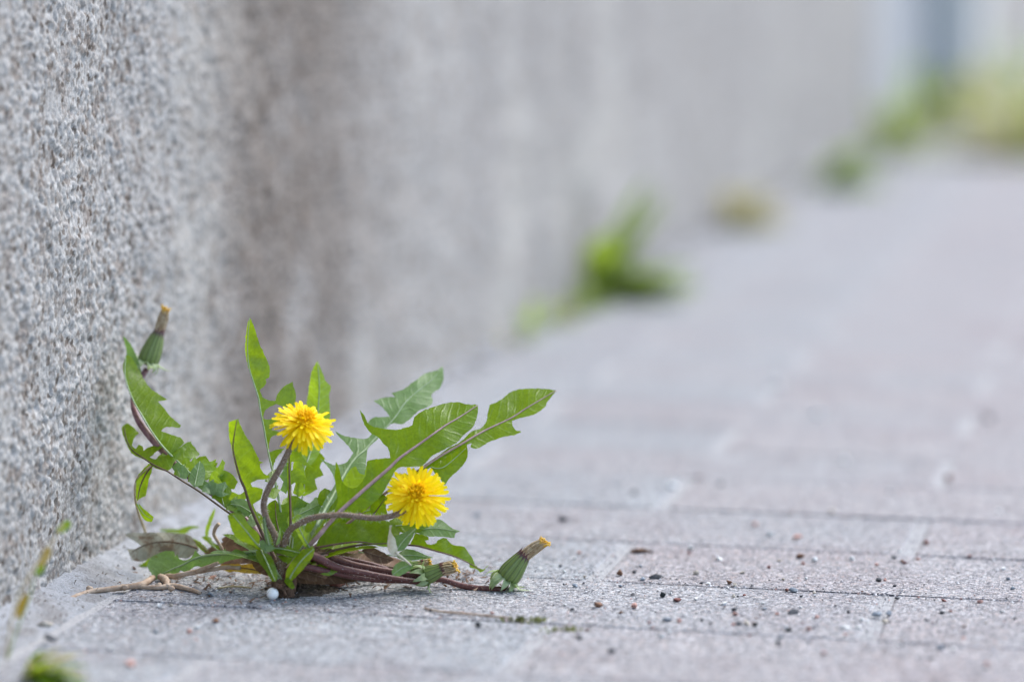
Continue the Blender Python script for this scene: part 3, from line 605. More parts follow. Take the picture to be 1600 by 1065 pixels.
def stem(pp, r, mat, dens=3, ln=.002):
    o, path = tube('flower_stem', pp, r, mat, plant, 10)
    if dens: hairs(path, sum(r) / len(r) * PXM, dens, o, ln)
    return o
stem([(441,905,0),(436,860,-.008),(428,833,-.012),(424,825,-.013),(416,809,-.015),(412,792,-.016),(414,777,-.017),(421,760,-.018),(432,741,-.018),(444,719,-.018),(452,702,-.017),(461,681,-.014),(466,672,-.011)], (5.6,5.2,4.8,4.8), 'stem', 7)
stem([(441,905,0),(444,850,-.010),(452,829,-.014),(462,821,-.016),(471,816,-.017),(484,810,-.018),(502,806,-.019),(537,804,-.019),(562,807,-.018),(587,809,-.017),(610,806,-.016),(627,800,-.014),(640,790,-.010)], (6.0,4.8,4.6,4.6), 'stem', 7)
stem([(441,900,0),(400,830,.012),(340,775,.026),(286,736,.036),(275,726,.038),(260,709,.042),(252,701,.044),(235,682,.048),(217,657,.056),(209,632,.070),(213,605,.080),(228,578,.092)], (6,6.5,6,5), 'stem_p', 0)
stem([(441,905,0),(480,868,-.008),(527,886,-.004),(580,897,.004),(620,904,.010),(655,909,.014),(668,905,.014)], (7,6.5,5,4.2), 'stem_d', 3, .001)
stem([(441,903,.002),(490,868,.006),(560,884,.012),(630,896,.018),(690,905,.022),(720,914,.022),(745,921,.020),(770,924,.018),(786,919,.018),(793,908,.019)], (7,6,5,4.6), 'stem_d', 3, .001)
stem([(441,905,0),(476,874,-.006),(520,870,.01),(570,878,.02),(606,888,.03)], (6,5,3.5,2.5), 'stem_d', 2, .001)
stem([(441,905,0),(470,886,-.008),(510,892,-.004),(560,902,.004),(600,907,.010),(640,908,.016)], (6,5,4,3), 'stem_d', 2, .001)

# ------------------------------------------------------------------ flowers
def floret_mesh(L, wd, curl, seed):
    r = random.Random(seed); n = 7; V = []; Fc = []; UVs = []
    prof = [.35, .55, .78, .95, 1.0, .98, .86]
    for i in range(n):
        t = i / (n - 1); z = curl * t * t * L; x = L * t
        for k, s in enumerate((-1, -.4, .4, 1)):
            V.append((x + (r.uniform(-.03, .03) * L if i == n - 1 else 0) - (.03 * L if i == n - 1 and abs(s) == 1 else 0), s * wd * .5 * prof[i], z + abs(s) * wd * .14 * (1 - t * .5))); UVs.append((t, (s + 1) / 2))
    for i in range(n - 1):
        for k in range(3): q = i * 4 + k; Fc.append((q, q + 1, q + 5, q + 4))
    return mesh('ray_floret', V, Fc, UVs)
FM = [floret_mesh(L, wd, c, int(L * 1e5) + i) for L, wd, cs in ((.0182, .0027, (-.25, -.12, .0, .12)), (.0160, .0024, (-.2, -.05, .1)), (.0125, .0021, (-.25, -.1, .1)), (.0095, .0018, (-.3, -.1))) for i, c in enumerate(cs)]
for m_ in FM: m_.materials.append(MT['petal'])
def frame(n):
    n = n.normalized(); a = n.cross(Vector((0, 0, 1))); a = a.normalized() if a.length > .05 else Vector((1, 0, 0)); return a, n.cross(a), n
def lathe(prof, c, ax, seg=26, ridge=0, nr=13):
    a, b, n = frame(ax); V = []; Fc = []; UVs = []
    for i, (h, r) in enumerate(prof):
        for k in range(seg + 1):
            an = 2 * math.pi * k / seg; rr = r * (1 + ridge * math.cos(nr * an))
            V.append(c + n * h + (a * math.cos(an) + b * math.sin(an)) * rr); UVs.append((k / seg, i / (len(prof) - 1)))
    for i in range(len(prof) - 1):
        for k in range(seg): q = i * (seg + 1) + k; Fc.append((q, q + 1, q + seg + 2, q + seg + 1))
    return V, Fc, UVs
def strip(base, d, up, L, wd, curl, V, Fc, n=6):
    d = d.normalized(); s = d.cross(up).normalized(); up = s.cross(d); b0 = len(V)
    for i in range(n):
        t = i / (n - 1); an = curl * t
        p = base + d * (L * (math.sin(an) / curl if abs(curl) > .01 else t)) + up * (L * ((1 - math.cos(an)) / curl if abs(curl) > .01 else 0))
        wv = wd * .5 * (1 - t ** 1.6) + .0001
        V += [p - s * wv, p + up * wv * .35, p + s * wv]
    for i in range(n - 1):
        for k in range(2): q = b0 + i * 3 + k; Fc.append((q, q + 1, q + 4, q + 3))
def flower(c, nrm, sink, seed):
    a, b, n = frame(nrm); r = random.Random(seed)
    prof = [(-.0125, .0022), (-.012, .0040), (-.009, .0058), (-.004, .0064), (-.0008, .0068)]
    V, Fc, UVs = lathe(prof, c, n, 26, .05)
    head = link('flower_head', mesh('flower_head', V, Fc, UVs), 'bud', plant)
    V = []; Fc = []
    for k in range(12):
        an = 2 * math.pi * k / 12 + r.uniform(-.15, .15); d = a * math.cos(an) + b * math.sin(an)
        strip(c - n * .0105 + d * .0045, d - n * .5, -n, .008 * r.uniform(.8, 1.1), .0022, r.uniform(.5, 1.3), V, Fc)
    link('bracts', mesh('bracts', V, Fc), 'bract', head)
    layers = [(36, .0030, -.28, 0, 4), (32, .0028, -.08, 0, 4), (26, .0025, .14, 4, 7), (22, .0022, .36, 7, 10), (18, .0020, .64, 10, 12), (14, .0014, .98, 10, 12)]
    for li, (cnt, r0, el, m0, m1) in enumerate(layers):
        for k in range(cnt):
            an = 2 * math.pi * (k + li * .37 + r.uniform(-.32, .32)) / cnt; e = el + r.gauss(0, .09)
            rad = a * math.cos(an) + b * math.sin(an)
            if li < 2: e += sink * rad.dot(Uv)                  # hanging on the lower side
            d = rad * math.cos(e) + n * math.sin(e); t_ = n.cross(rad).normalized(); u_ = d.cross(t_)
            roll = r.gauss(0, .22); t2 = t_ * math.cos(roll) + u_ * math.sin(roll); u2 = d.cross(t2)
            o = link('ray_floret', FM[r.randrange(m0, m1)], None, head)
            sc_ = r.uniform(.86, 1.08); m4 = Matrix((d * sc_, t2 * r.uniform(.8, 1.05), u2 * sc_)).transposed().to_4x4()
            m4.translation = c + rad * r0 + n * (.0004 * li); o.matrix_basis = m4
    V = []; Fc = []
    for k in range(90):                                    # still closed florets in the middle
        rr = .0046 * math.sqrt((k + .5) / 90); an = k * 2.39996
        rad = a * math.cos(an) + b * math.sin(an); base = c + rad * rr * .6 + n * .002
        ht = .0066 - 70 * rr * rr + r.uniform(-.0007, .0007)
        tip = base + n * ht + rad * rr * .7 + Vector((r.gauss(0, .0004), r.gauss(0, .0004), r.gauss(0, .0004)))
        tube_geo([base, base * .4 + tip * .6, tip, tip + rad * .0005 + n * .0004], [.0006, .0007, .00055, .0002], 5, True, V, Fc)
    Vd, Fd, _ = lathe([(.0025, .0066), (.0046, .0058), (.0060, .0040), (.0067, .0020), (.0069, .0001)], c, n, 20); b0 = len(V); V += Vd; Fc += [tuple(i + b0 for i in f) for f in Fd]
    tag(link('closed_florets', mesh('closed_florets', V, Fc), 'petal_c', head), kind='stuff')
flower(P(475, 662, -.009), Uv * .84 + Rv * .26 - Fv * .54, .36, 3)
flower(P(651, 774, -.012), -Fv * .86 + Uv * .46 + Rv * .05, .22, 5)

# ------------------------------------------------------------------ spent flower buds
def bud(base, neck, tip, r0, r1, seed, nb=11):
    r = random.Random(seed); ax = neck - base; L = ax.length; n = ax.normalized(); a, b, _ = frame(n)
    prof = [(0, r0 * .45), (.015 * L, r0 * .78), (.08 * L, r0 * .96), (.2 * L, r0), (.36 * L, r0 * .97), (.55 * L, r0 * .85), (.72 * L, r0 * .70 + r1 * .08), (.86 * L, (r0 * .25 + r1 * .75)), (L, r1)]
    V, Fc, UVs = lathe(prof, base, n, 52, .035)
    head = link('spent_bud', mesh('spent_bud', V, Fc, UVs), 'bud', plant)
    V = []; Fc = []                                        # bract tips standing up round the neck
    for k in range(13):
        an = 2 * math.pi * (k + .5) / 13; d = a * math.cos(an) + b * math.sin(an)
        strip(base + n * L * .90 + d * r1 * 1.06, n, d, L * r.uniform(.12, .22), r1 * .42, r.uniform(-.25, .25), V, Fc)
    link('bract_tip', mesh('bract_tip', V, Fc), 'stem_d', head)
    V = []; Fc = []; tv = tip - neck
    for k in range(70):
        an = r.uniform(0, 6.28); q = math.sqrt(r.random()); d = a * math.cos(an) + b * math.sin(an)
        p0 = neck - n * .004 + d * r1 * .98 * q; p1 = neck + tv * .5 + d * r1 * 1.0 * q + Vector((r.gauss(0, .0003),) * 3); p2 = neck + tv * r.uniform(.72, .95) + d * r1 * .80 * q
        tube_geo(catmull([p0, p1, p2], .0015), [.00055, .0005, .0004], 4, True, V, Fc)
    tag(link('withered_florets', mesh('withered_florets', V, Fc), 'wilt', head), kind='stuff')
    V = []; Fc = []
    for k in range(46):
        an = r.uniform(0, 6.28); q = math.sqrt(r.random()); d = a * math.cos(an) + b * math.sin(an)
        p0 = neck + tv * .72 + d * r1 * .78 * q; p1 = neck + tv * r.uniform(.86, 1.02) + d * r1 * 1.0 * q; p2 = p1 + (d * r.uniform(.2, 1) + tv.normalized() * r.uniform(-.5, .8)) * .0017
        tube_geo(catmull([p0, p1, p2], .001), [.0004, .0004, .0003], 4, True, V, Fc)
    tag(link('tuft', mesh('tuft', V, Fc), 'tuft', head), kind='stuff')
    for k in range(nb):
        V = []; Fc = []
        an = 2 * math.pi * k / nb + r.uniform(-.2, .2); d = a * math.cos(an) + b * math.sin(an)
        strip(base + n * r.uniform(.0012, .004) + d * r0 * .86, d * 1 - n * r.uniform(.1, .9), -n, r.uniform(.009, .015), .0050, r.uniform(1.0, 2.3) * r.choice((1, 1, -.6)), V, Fc, 7)
        V = [Vector((v.x, v.y, max(v.z, .0008))) for v in V]
        link('bract', mesh('bract', V, Fc), 'bract', head)
bud(P(229, 570, .092), P(250, 515, .092), P(259, 481, .090), 17 * PXM * 1.03, 7.5 * PXM, 1)
bud(P(790, 905, .020), P(821, 864, .018), P(853, 845, .014), 18.5 * PXM, 9.5 * PXM, 2, 14)
bud(P(663, 900, .014), P(694, 887, .012), P(714, 885, .010), 14 * PXM, 9 * PXM, 3, 12)
bud(P(640, 886, .03), P(662, 879, .03), P(672, 877, .03), 8 * PXM, 6 * PXM, 4, 6)

# ------------------------------------------------------------------ small things on the ground
dl = leaf(None, [(195,835),(200,832),(222,832),(247,831),(280,833),(296,836),(305,847),(311,859),(302,867),(290,872),(272,868),(252,863),(236,870),(225,876),(212,876),(204,869),(199,857),(210,857),(221,852),(212,846),(202,840)], [(308,856),(280,848),(250,846),(224,852),(206,862)], (.062,.068,.075), 'dry', (.5,-.1), tilt=.8, wave=.003, rib='rib_b', ribw=(1.6,.6), name='dead_leaf')
tag(dl, 'dead grey brown leaf lying forked against the foot of the wall', 'leaf')
def gp(px, py, z): return G(px, py) + Vector((0, 0, z))
tw = empty('twig', gp(222, 914, 0), 'dry pale brown twig with side shoots lying along the pavers', 'twig')
def gtube(name, pts, r, mat, parent=None, seg=8, wob=.25):
    path = catmull([gp(*q) for q in pts], .002); V, Fc = tube_geo(path, r, seg, wob=wob); return link(name, mesh(name, V, Fc), mat, parent)
TW = [(105,937,GO(105,937)-.004),(140,924,GO(140,924)-.008),(187,918,GO(187,918)-.010),(222,912,GO(222,912)-.015),(247,905,.058),(270,900,.036),(290,896,.030),(310,892,.026),(330,889,.020),(355,886,.016),(375,887,.012)]
tube('branch', TW, (3.0,4.4,5.2,4.6,4.2,3.4), 'twig', tw, 8, .25)
tube('shoot', [(308,892,.025),(326,885,.018),(341,879,.014)], (4,3.6,3), 'twig', tw, 8, .25)
gtube('shoot', [(188,921,.003),(220,921,.002),(250,922,.002),(268,919,.002),(285,922,.002),(303,926,.0016),(313,929,.0012)], [.0010,.0014,.0020,.0016,.0012], 'twig', tw)
gtube('shoot', [(250,907,.003),(258,914,.004),(262,921,.002)], [.0020,.0026,.0018], 'twig', tw)
for px, py in ((196, 924), (268, 926), (262, 915), (248, 921), (140, 926)):
    blob('knot', gp(px, py, .003), (.0024, .0022, .002), 'twig', tw, 2, .4, seed=px)
bd = blob('bead', G(426, 936) + Vector((0, 0, .0039)), (.0040, .0040, .0040), 'bead', None, 3, .02); tag(bd, 'round white bead lying beside the dandelion root', 'bead')
db = empty('fallen_bud', G(500, 912), 'small withered red bud on a red stalk lying under the dandelion', 'bud')
gtube('stalk', [(482,914,.003),(500,913,.003),(522,913,.003)], [.0020,.0022,.0016], 'red', db)
blob('bud_scale', gp(527, 915, .004), (.0052, .004, .0045), 'red', db, 3, .5, seed=4); blob('bud_scale', gp(535, 913, .003), (.003, .003, .003), 'red', db, 2, .5, seed=8); blob('bud_scale', gp(524, 905, .005), (.0028, .003, .003), 'red', db, 2, .5, seed=11)
st = gtube('straw', [(664,952,.001),(690,957,.001),(720,960,.0012),(755,963,.001),(796,967,.001)], [.0007,.0008,.0006], 'twig', None, 6); tag(st, 'thin curved reddish straw lying on a paver before the dandelion', 'straw')
st = gtube('straw', [(340,921,.001),(365,919,.0015),(392,920,.001)], [.0006,.0007,.0005], 'straw', None, 6); tag(st, 'short pale straw lying on the paver between twig and bead', 'straw')
V = []; Fc = []
for k, (x_, y_, l_, w_, a_) in enumerate(((986,863,.013,.0050,.1),(1000,862,.010,.0040,-.3),(994,864,.008,.0045,.5))):
    strip(gp(x_, y_, .0016 + .0006 * k), Rv * math.cos(a_) + Vector((0, math.sin(a_), .08)), Vector((0, 0, 1)), l_, w_, -.5, V, Fc, 6)
bc = link('bark_chip', mesh('bark_chip', V, Fc), 'root', None, False); so = bc.modifiers.new('thick', 'SOLIDIFY'); so.thickness = .0012
tag(bc, 'dark brown splintered bark chip lying across a joint between pavers', 'bark chip')
def moss(px, py, rx, ry, label, mat='moss'):
    V = []; Fc = []; c = G(px, py)
    for _ in range(130):
        q = c + Rv * random.choice((random.gauss(0, rx * PXM * .7), random.gauss(rx * PXM * .5, rx * PXM * .15))) + Vector((0, random.gauss(0, ry * .9), -.002)); d = Vector((random.gauss(0, .6), random.gauss(0, .6), 1))
        strip(q, d, Vector((random.gauss(0, 1), random.gauss(0, 1), .1)), random.uniform(.0022, .0058), .0011, random.uniform(-.8, .8), V, Fc, 4)
    tag(link('moss_tuft', mesh('moss_tuft', V, Fc), mat), label, 'moss')
moss(806, 968, 15, .003, 'dark green moss tuft in the joint beside the straw'); moss(881, 984, 22, .0025, 'flat yellow green moss strip in the paver joint', 'moss2'); moss(836, 970, 12, .002, 'pale yellow green moss sprig between two darker moss tufts', 'moss2')

SV = []
for i in range(12):
    rr = random.Random(i); bm = bmesh.new()
    for _ in range(15):
        q = Vector((rr.gauss(0, 1), rr.gauss(0, 1), rr.gauss(0, 1))).normalized() * rr.uniform(.78, 1.12); bm.verts.new(q)
    hull = bmesh.ops.convex_hull(bm, input=bm.verts[:])
    bmesh.ops.delete(bm, geom=list({g for g in hull['geom_interior'] + hull['geom_unused'] if isinstance(g, bmesh.types.BMVert)}), context='VERTS')
    bmesh.ops.bevel(bm, geom=bm.edges[:], offset=.09, segments=1, affect='EDGES')
    me = bpy.data.meshes.new('grit_stone'); bm.to_mesh(me); bm.free(); me.materials.append(MT['stone']); SV.append(me)
KC = dict(d=((.07, .073, .078), 'dark grey'), k=((.016, .02, .02), 'black'), g=((.22, .25, .28), 'blue grey'), w=((.62, .62, .60), 'white'), c=((.44, .39, .32), 'cream'),
          p=((.44, .25, .205), 'pink'), r=((.20, .085, .07), 'dark red'), b=((.17, .09, .055), 'brown'))
ST = [(880,813,20,10,'d'),(968,899,12,13,'b'),(1025,904,22,10,'d'),(1004,906,10,7,'g'),(898,916,11,7,'g'),(820,931,7,6,'w'),(935,947,18,10,'b'),(991,949,13,12,'p'),(1036,932,11,11,'k'),(1058,939,16,8,'r'),(1096,911,8,5,'d'),(1087,897,12,10,'c'),(1087,937,8,7,'w'),(1079,859,13,10,'w'),(1097,970,8,7,'d'),(1061,971,9,8,'p'),(1042,969,19,7,'g'),(748,979,12,13,'k'),(905,998,13,10,'d'),(956,1019,14,10,'d'),(1033,996,13,9,'w'),(883,946,8,5,'w'),(914,902,7,6,'c'),(769,958,8,5,'p'),
 (1203,837,13,12,'w'),(1245,842,20,10,'p'),(1125,875,16,13,'w'),(1250,871,17,10,'b'),(1255,882,8,8,'p'),(1273,877,13,11,'w'),(1331,875,12,11,'w'),(1447,850,11,11,'r'),(1434,874,9,6,'p'),(1409,878,8,7,'b'),(1397,872,9,7,'d'),(1201,887,8,7,'r'),(1139,912,10,11,'b'),(1148,915,9,7,'c'),(1153,932,5,4,'k'),(1163,930,6,4,'r'),(1239,924,17,10,'g'),(1230,923,8,7,'r'),(1252,932,7,4,'d'),(1373,908,12,9,'d'),(1383,907,8,6,'p'),(1398,916,8,5,'d'),(1131,944,12,7,'w'),(1147,953,11,6,'d'),(1149,960,11,8,'p'),(1194,952,11,5,'g'),(1241,958,22,10,'d'),(1276,965,9,6,'p'),(1155,976,10,8,'d'),(1166,975,12,9,'c'),(1180,977,13,9,'k'),(1233,986,13,8,'k'),(1264,984,12,9,'p'),(1475,939,12,5,'r'),(1531,941,12,8,'p'),(1472,958,11,7,'d'),(1566,956,12,4,'w'),(1447,969,7,5,'d'),(1356,972,10,9,'w'),(1347,970,8,8,'w'),(1369,962,20,11,'g'),(1387,961,15,11,'g'),(1383,972,15,8,'c'),(1322,981,18,6,'w'),(1341,981,16,6,'w'),(1215,1004,9,7,'d'),(1287,1021,10,8,'p'),(1469,1014,13,12,'g'),(1489,1015,9,8,'w'),(1540,1045,11,9,'d'),(1542,1037,10,7,'p'),
 (249,948,12,9,'w'),(267,946,7,6,'c'),(336,972,15,9,'b'),(309,982,13,11,'w'),(296,988,11,9,'p'),(244,988,11,8,'g'),(172,1015,12,11,'w'),(72,978,26,12,'c'),(81,999,32,9,'d'),(204,1040,19,15,'p'),(328,932,14,10,'g'),(331,904,17,9,'p'),  # the dark grey entry here stands in for a dark hole, no stone
 (1210,606,22,18,'w'),(1277,650,22,18,'w'),(1320,722,16,12,'w'),(1092,749,13,9,'r'),(1125,759,13,9,'d'),(990,772,14,10,'d'),(1480,750,13,15,'r'),(1545,656,18,15,'d'),(1050,762,22,14,'w'),(1180,820,10,8,'p'),(905,865,8,6,'p'),(745,806,13,9,'g'),(875,885,7,5,'d'),(1300,800,12,9,'c'),(1390,770,12,9,'w'),(1560,800,11,9,'w'),(1515,870,9,6,'r'),(1575,905,9,6,'g')]
rs = random.Random(21)
for _ in range(46):
    y_ = rs.uniform(858, 1010); ST.append((rs.uniform(880, 1590), y_, rs.uniform(5, 10), rs.uniform(4, 7), rs.choice('wwcppgrbd')))
for i, (px, py, sx, sy, kc) in enumerate(ST):
    c = G(px, py); s = ((c - CAM).dot(Fv)) / FPX
    o = link('grit_stone', SV[i * 5 % 12], None, None, False)
    hz = sy * s * .5; o.scale = (sx * s * .5, (sx * .55 + sy * .4) * s * .5, hz); o.location = (c.x, c.y, hz * .62); o.rotation_euler = (random.gauss(0, .2), random.gauss(0, .2), random.uniform(0, 6.28) if sx < sy * 1.35 else random.gauss(.2, .2))
    col, nm = KC[kc]; t = random.uniform(.85, 1.15); o.color = (*[x * t for x in col], 1)
    big = max(sx, sy) * s; size = 'large' if big > .0075 else 'small' if big > .0048 else 'tiny'
    shp = 'flat' if sy < sx * .58 else 'rounded' if sy > sx * .85 else 'oval'
    dj = abs((c.y - 1.70 + ROW / 2) % ROW - ROW / 2)
    dpl = math.hypot(c.x - .15, c.y - 1.72)
    where = ('on the mortar strip at the wall' if c.x < .04 else 'near the twig and dandelion root' if dpl < .12 else 'in a joint between paver rows' if dj < .008 else
             'on the pavers in front of the dandelion' if c.y < 1.70 and c.x < .4 else 'on the paver row beside the spent buds' if c.y < 1.83 and c.x < .45 else 'on the pavers behind the dandelion' if c.y > 1.96 else 'on the open paver rows out from the wall')
    lab = '%s %s %s grit stone %s' % (size, shp, nm, where)
    tag(o, lab, 'stone', 'loose grit stones on the pavers')
# loose sand: far too many grains to count
V = []; Fc = []
OCT = [Vector(q) for q in ((1, 0, 0), (0, 1, 0), (-1, 0, 0), (0, -1, 0), (0, 0, 1))]
for _ in range(24000):
    y = 1.45 + abs(random.gauss(0, .42)) if random.random() < .5 else random.uniform(1.5, 2.1); x = random.uniform(.045, 1.25)
    if random.random() < .10:
        k = math.floor((y - 1.70) / ROW); x = random.choice((0, 1, 2)) * LEN + (.15 if k % 2 == 0 else .333) + random.gauss(0, .003)
    elif random.random() < .28:                               # gathered along the joints
        k = round((y - 1.70) / ROW); y = 1.70 + k * ROW + random.gauss(0, .0045)
    s = .0002 + abs(random.gauss(0, .00034)) + (random.uniform(0, .0008) if random.random() < .04 else 0); k = len(V); a = random.uniform(0, 6.28); ca, sa = math.cos(a), math.sin(a)
    for q in OCT:
        j = 1 + random.uniform(-.3, .3); V.append((x + (q.x * ca - q.y * sa) * s * j, y + (q.x * sa + q.y * ca) * s * j, .0003 + q.z * s * .9 * j))
    Fc += [(k, k + 1, k + 4), (k + 1, k + 2, k + 4), (k + 2, k + 3, k + 4), (k + 3, k, k + 4)]
def mat_sand():
    N = NT('sand_grain'); r = N.n('NewGeometry').outputs['Random Per Island']
    c = N.ramp(r, [(0, (.06, .06, .065)), (.2, (.25, .25, .27)), (.4, (.42, .40, .40)), (.6, (.60, .58, .57)), (.8, (.72, .71, .70)), (.9, (.42, .24, .20)), (.97, (.15, .08, .06))], 'CONSTANT')
    return N.end(N.bsdf(c, .7, .35))
MT['sand'] = mat_sand()
tag(link('loose_sand', mesh('loose_sand', V, Fc), 'sand', None, False), 'loose sand grains strewn over the pavers', 'sand', kind='stuff')
# crumbs of leaf litter round the plant's foot
V = []; Fc = []
for _ in range(420):
    px = random.choice((random.gauss(560, 60), random.gauss(440, 22), random.gauss(330, 60), random.gauss(690, 40))); py = random.gauss(908, 9) if px > 470 else random.gauss(905, 14)
    q = G(px, py) + Vector((0, 0, random.uniform(.0005, .004)))
    if q.x < .01: continue
    strip(q, Vector((random.gauss(0, 1), random.gauss(0, 1), random.gauss(0, .25))), Vector((0, 0, 1)), random.uniform(.002, .009), random.uniform(.0008, .0028), random.uniform(-1.2, 1.2), V, Fc, 5)
V = [Vector((v.x, v.y, max(v.z, .0004))) for v in V]
tag(link('leaf_litter', mesh('leaf_litter', V, Fc), 'br', None), 'brown crumbs of leaf litter under the dandelion', 'litter', kind='stuff')

MT['soil'] = mat_simple('soil', (.045, .034, .026), (.13, .10, .078), 420, .95, .1, bumpd=.002)
V = []; Fc = []; gcx, gcy = gc.x, gc.y
NR, NS = 14, 40
for i in range(NR + 1):
    for k in range(NS):
        an = 2 * math.pi * k / NS; rr = .026 * i / NR * (1 + .35 * noise.noise(Vector((math.cos(an) * 1.5, math.sin(an) * 1.5, 2))))
        x, y = gcx + .006 + rr * math.cos(an) * 1.1, gcy + .018 + rr * math.sin(an) * .8
        V.append((x, y, .0052 * (1 - (i / NR) ** 1.5) - .0012 + .0028 * noise.noise(Vector((x * 260, y * 260, 0))) + .0016 * noise.noise(Vector((x * 700, y * 700, 5)))))
for i in range(NR):
    for k in range(NS): k2 = (k + 1) % NS; Fc.append((i * NS + k, (i + 1) * NS + k, (i + 1) * NS + k2, i * NS + k2))
tag(link('soil_patch', mesh('soil_patch', V, Fc), 'soil'), 'dark crumbly soil in the joint round the dandelion root', 'soil', kind='stuff')
V = []; Fc = []
for _ in range(1500):
    y = 1.5 + abs(random.gauss(0, 1.9)); x = .006 + abs(random.gauss(0, .016)); q = Vector((x, y, .012 * max(0, 1 - x / .02) + random.uniform(.0005, .003)))
    strip(q, Vector((random.gauss(0, .6), random.gauss(0, 1), random.gauss(.1, .3))), Vector((0, 0, 1)), random.uniform(.001, .004) * (1 + max(0, y - 1.9) * 1.5), random.uniform(.0006, .0016) * (1 + max(0, y - 1.9) * 1.5), random.uniform(-1.2, 1.2), V, Fc, 4)
V = [Vector((max(v.x, .004), v.y, max(v.z, .0004))) for v in V]
tag(link('wall_foot_litter', mesh('wall_foot_litter', V, Fc), 'soil'), 'dark dirt and dry crumbs gathered along the foot of the wall', 'litter', kind='stuff')
# ------------------------------------------------------------------ weeds along the wall, out of focus
def gen_leaf(base, az, el, L, wd, bend, lobes, mat, parent):
    n = 26; V = []; Fc = []; UVs = []; d = Vector((math.cos(az) * math.cos(el), math.sin(az) * math.cos(el), math.sin(el))); p = Vector(base)
    side = Vector((-math.sin(az), math.cos(az), 0)); e = el
    for i in range(n):
        t = i / (n - 1); d = Vector((math.cos(az) * math.cos(e), math.sin(az) * math.cos(e), math.sin(e)))
        up = side.cross(d) * -1
        wv = wd * .5 * math.sin(math.pi * min(1, t * .92 + .08)) ** .8 * (.35 + .65 * t) * 1.4
        if lobes: wv *= .45 + .55 * abs(((t * lobes) % 1))
        for s in (-1, -.5, 0, .5, 1):
            q = p + side * wv * s + up * abs(s) * wv * .3
            V.append((max(q.x, .005), q.y, max(q.z, .001))); UVs.append((t * L * 24, s * wv * 24))
        p = p + d * (L / n); e -= bend / n
    for i in range(n - 1):
        for k in range(4): q = i * 5 + k; Fc.append((q, q + 1, q + 6, q + 5))
    return link('leaf', mesh('leaf', V, Fc, UVs), mat, parent)
def weed(name, px, py, spec, label, cat='weed', group=None, dx=0, spread=1):
    c = G(px, py); c.x = max(c.x + dx, .012); root = empty(name, c, label, cat, group)
    for (az, el, L, wd, bend, lobes, mat) in spec:
        gen_leaf(c + Vector((random.uniform(0, .006), random.uniform(-.008, .008) * spread, -.001)), az, el, L, wd, bend, lobes, mat, root)
def ros(n, L, wd, el=(.3, 1.2), az=(-1.7, 1.5), mat='weed', lobes=5, bend=(.3, 1.2)):
    return [(random.uniform(*az), random.uniform(*el), L * random.uniform(.65, 1.1), wd * random.uniform(.8, 1.2), random.uniform(*bend), lobes, mat) for _ in range(n)]
R_ = random.uniform
weed('leafy_weed', 906, 466, ros(16, .11, .034, (.3, 1.1), (-1.3, .9)) + [(.5, 1.2, .17, .042, .2, 0, 'weed'), (.4, 1.1, .165, .042, .25, 0, 'weed'), (.3, 1.05, .15, .04, .3, 0, 'weed'), (-.6, 1.35, .10, .04, .4, 0, 'weed'), (-1.0, 1.3, .10, .04, .4, 0, 'weed')] + ros(14, .14, .036, (.15, .55), (-.4, .5), bend=(.05, .5)) + ros(5, .07, .02, (.1, .6), mat='weed_dry'),
     'bushy bright green weed with one tall leaf at the foot of the wall', 'weed')
for px, py, n, lab in ((868, 488, 26, 'low green grass tuft beside the bushy weed at the wall'), (816, 526, 9, 'sparse grass tuft at the wall between dandelion and bushy weed')):
    weed('grass_tuft', px, py, ros(n, .06, .006, (.2, 1.3), lobes=0) + ros(n // 3, .05, .006, (.2, 1.2), lobes=0, mat='weed_dry'), lab, 'grass', spread=16)
weed('withered_weed', 1135, 352, ros(34, .12, .022, (.1, 1.0), lobes=0, mat='weed_dry') + ros(14, .08, .02, (.2, .8)), 'withered brownish weed at the wall foot beyond the bushy weed', 'weed')
weed('leafy_weed', 1285, 292, ros(26, .16, .045, (.2, 1.1), (-1.7, .9)), 'low spreading green weed at the wall beyond the withered one', 'weed')
weed('grass_tuft', 1375, 245, ros(24, .19, .016, (.3, 1.3), lobes=0) + ros(14, .15, .016, lobes=0, mat='weed_dry'), 'grass tuft at the wall behind the low spreading weed', 'grass')
weed('grass_tuft', 1430, 210, ros(24, .26, .020, (.3, 1.3), lobes=0) + ros(22, .2, .02, lobes=0, mat='weed_dry'), 'brownish green grass tuft in front of the dark wall panel', 'grass')
weed('grass_tuft', 1500, 192, ros(20, .24, .02, (.3, 1.2), lobes=0) + ros(34, .24, .022, lobes=0, mat='weed_dry'), 'yellowing grass tuft at the foot of the pale pillar', 'grass')
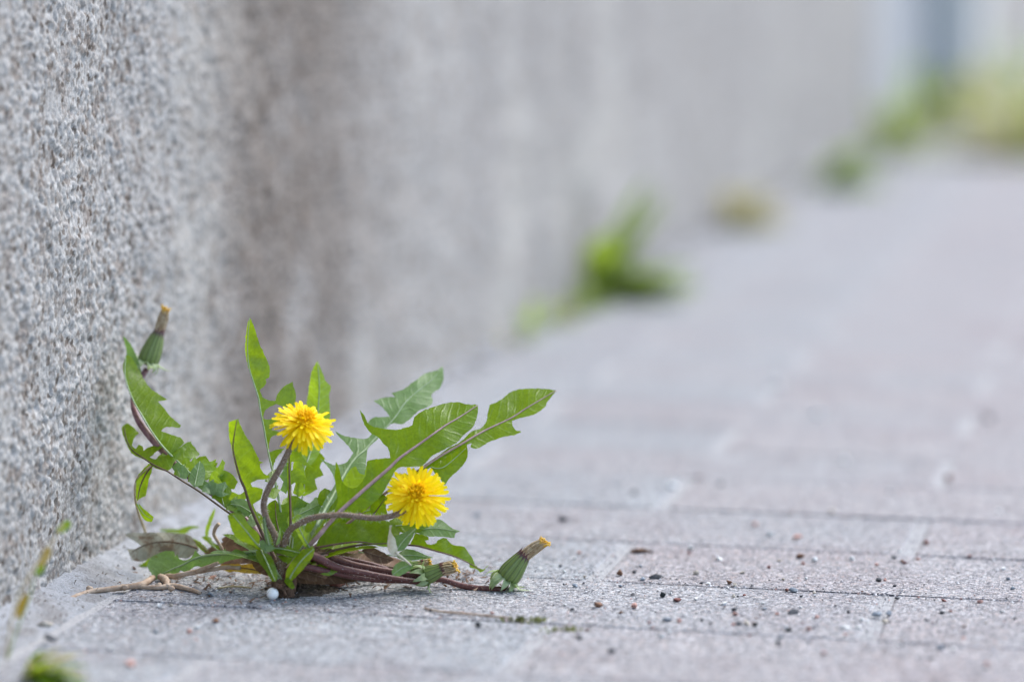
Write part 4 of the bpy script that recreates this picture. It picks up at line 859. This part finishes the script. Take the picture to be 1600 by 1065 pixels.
weed('dry_grass', 1590, 246, ros(50, .24, .028, (.2, 1.2), (-3.1, 3.1), lobes=0, mat='weed_dry') + ros(24, .20, .022, (.3, 1.3), (-3.1, 3.1), lobes=0, mat='y'), 'large straw yellow grass clump on the pavement past the pillar', 'grass')
weed('leafy_weed', 1600, 158, ros(16, .24, .05, (.4, 1.3), (-3.1, 3.1)), 'tall green weed behind the straw yellow grass clump', 'weed')
# foreground weed at the left and thin stalks climbing the wall
weed('leafy_weed', 35, 1056, ros(6, .045, .012, (.1, .6), (-.6, .7), mat='g') + ros(4, .03, .01, (.5, 1.2), (-1.5, 1.5), mat='g') + ros(9, .04, .010, mat='weed_dry'), 'small green weed in the joint beside the mortar strip with stalks above it', 'weed')
sk = empty('thin_stalk', G(20, 1040), 'thin wilting stalk leaning on the wall with green and orange leaflets', 'weed')
tube('stalk', [(10,1040,-.17),(22,950,-.165),(45,900,-.16),(72,862,-.15),(88,835,-.145),(100,820,-.14)], (1.8,1.6,1.2), 'straw', sk)
tube('stalk', [(12,1040,-.17),(28,980,-.165),(44,940,-.16),(52,905,-.155)], (1.6,1.4,1.0), 'bract', sk)
leaf(sk, [(88,828),(96,818),(106,812),(112,818),(106,827),(96,832)], [(90,830),(109,815)], (-.14,-.138), 'g', rib=None)
leaf(sk, [(60,880),(66,862),(76,852),(80,862),(74,876),(64,886)], [(62,884),(77,856)], (-.152,-.15), 'yl', rib=None)
leaf(sk, [(54,894),(62,880),(70,880),(68,892),(58,900)], [(56,897),(68,883)], (-.152,-.15), 'g', rib=None)
leaf(sk, [(24,960),(30,938),(42,925),(46,936),(38,954),(28,968)], [(26,964),(43,930)], (-.16,-.158), 'yl', rib=None)

# the inner leaves of the rosette, behind the stalks
for az, el, L, m_ in ((.6, .75, .062, 'g'), (1.1, .95, .060, 'g'), (1.7, .8, .055, 'b'), (2.3, .9, .055, 'g'), (.1, .6, .060, 'g'), (2.8, .7, .05, 'g'), (.9, .5, .066, 'y'), (2.0, 1.15, .055, 'y'), (.4, 1.05, .05, 'g'), (3.3, .55, .05, 'b')):
    o = gen_leaf(gc + Vector((random.uniform(-.004, .006), .006 + random.uniform(0, .006), .010)), az, el, L * 1.15, .021, .55, 4, m_, plant)
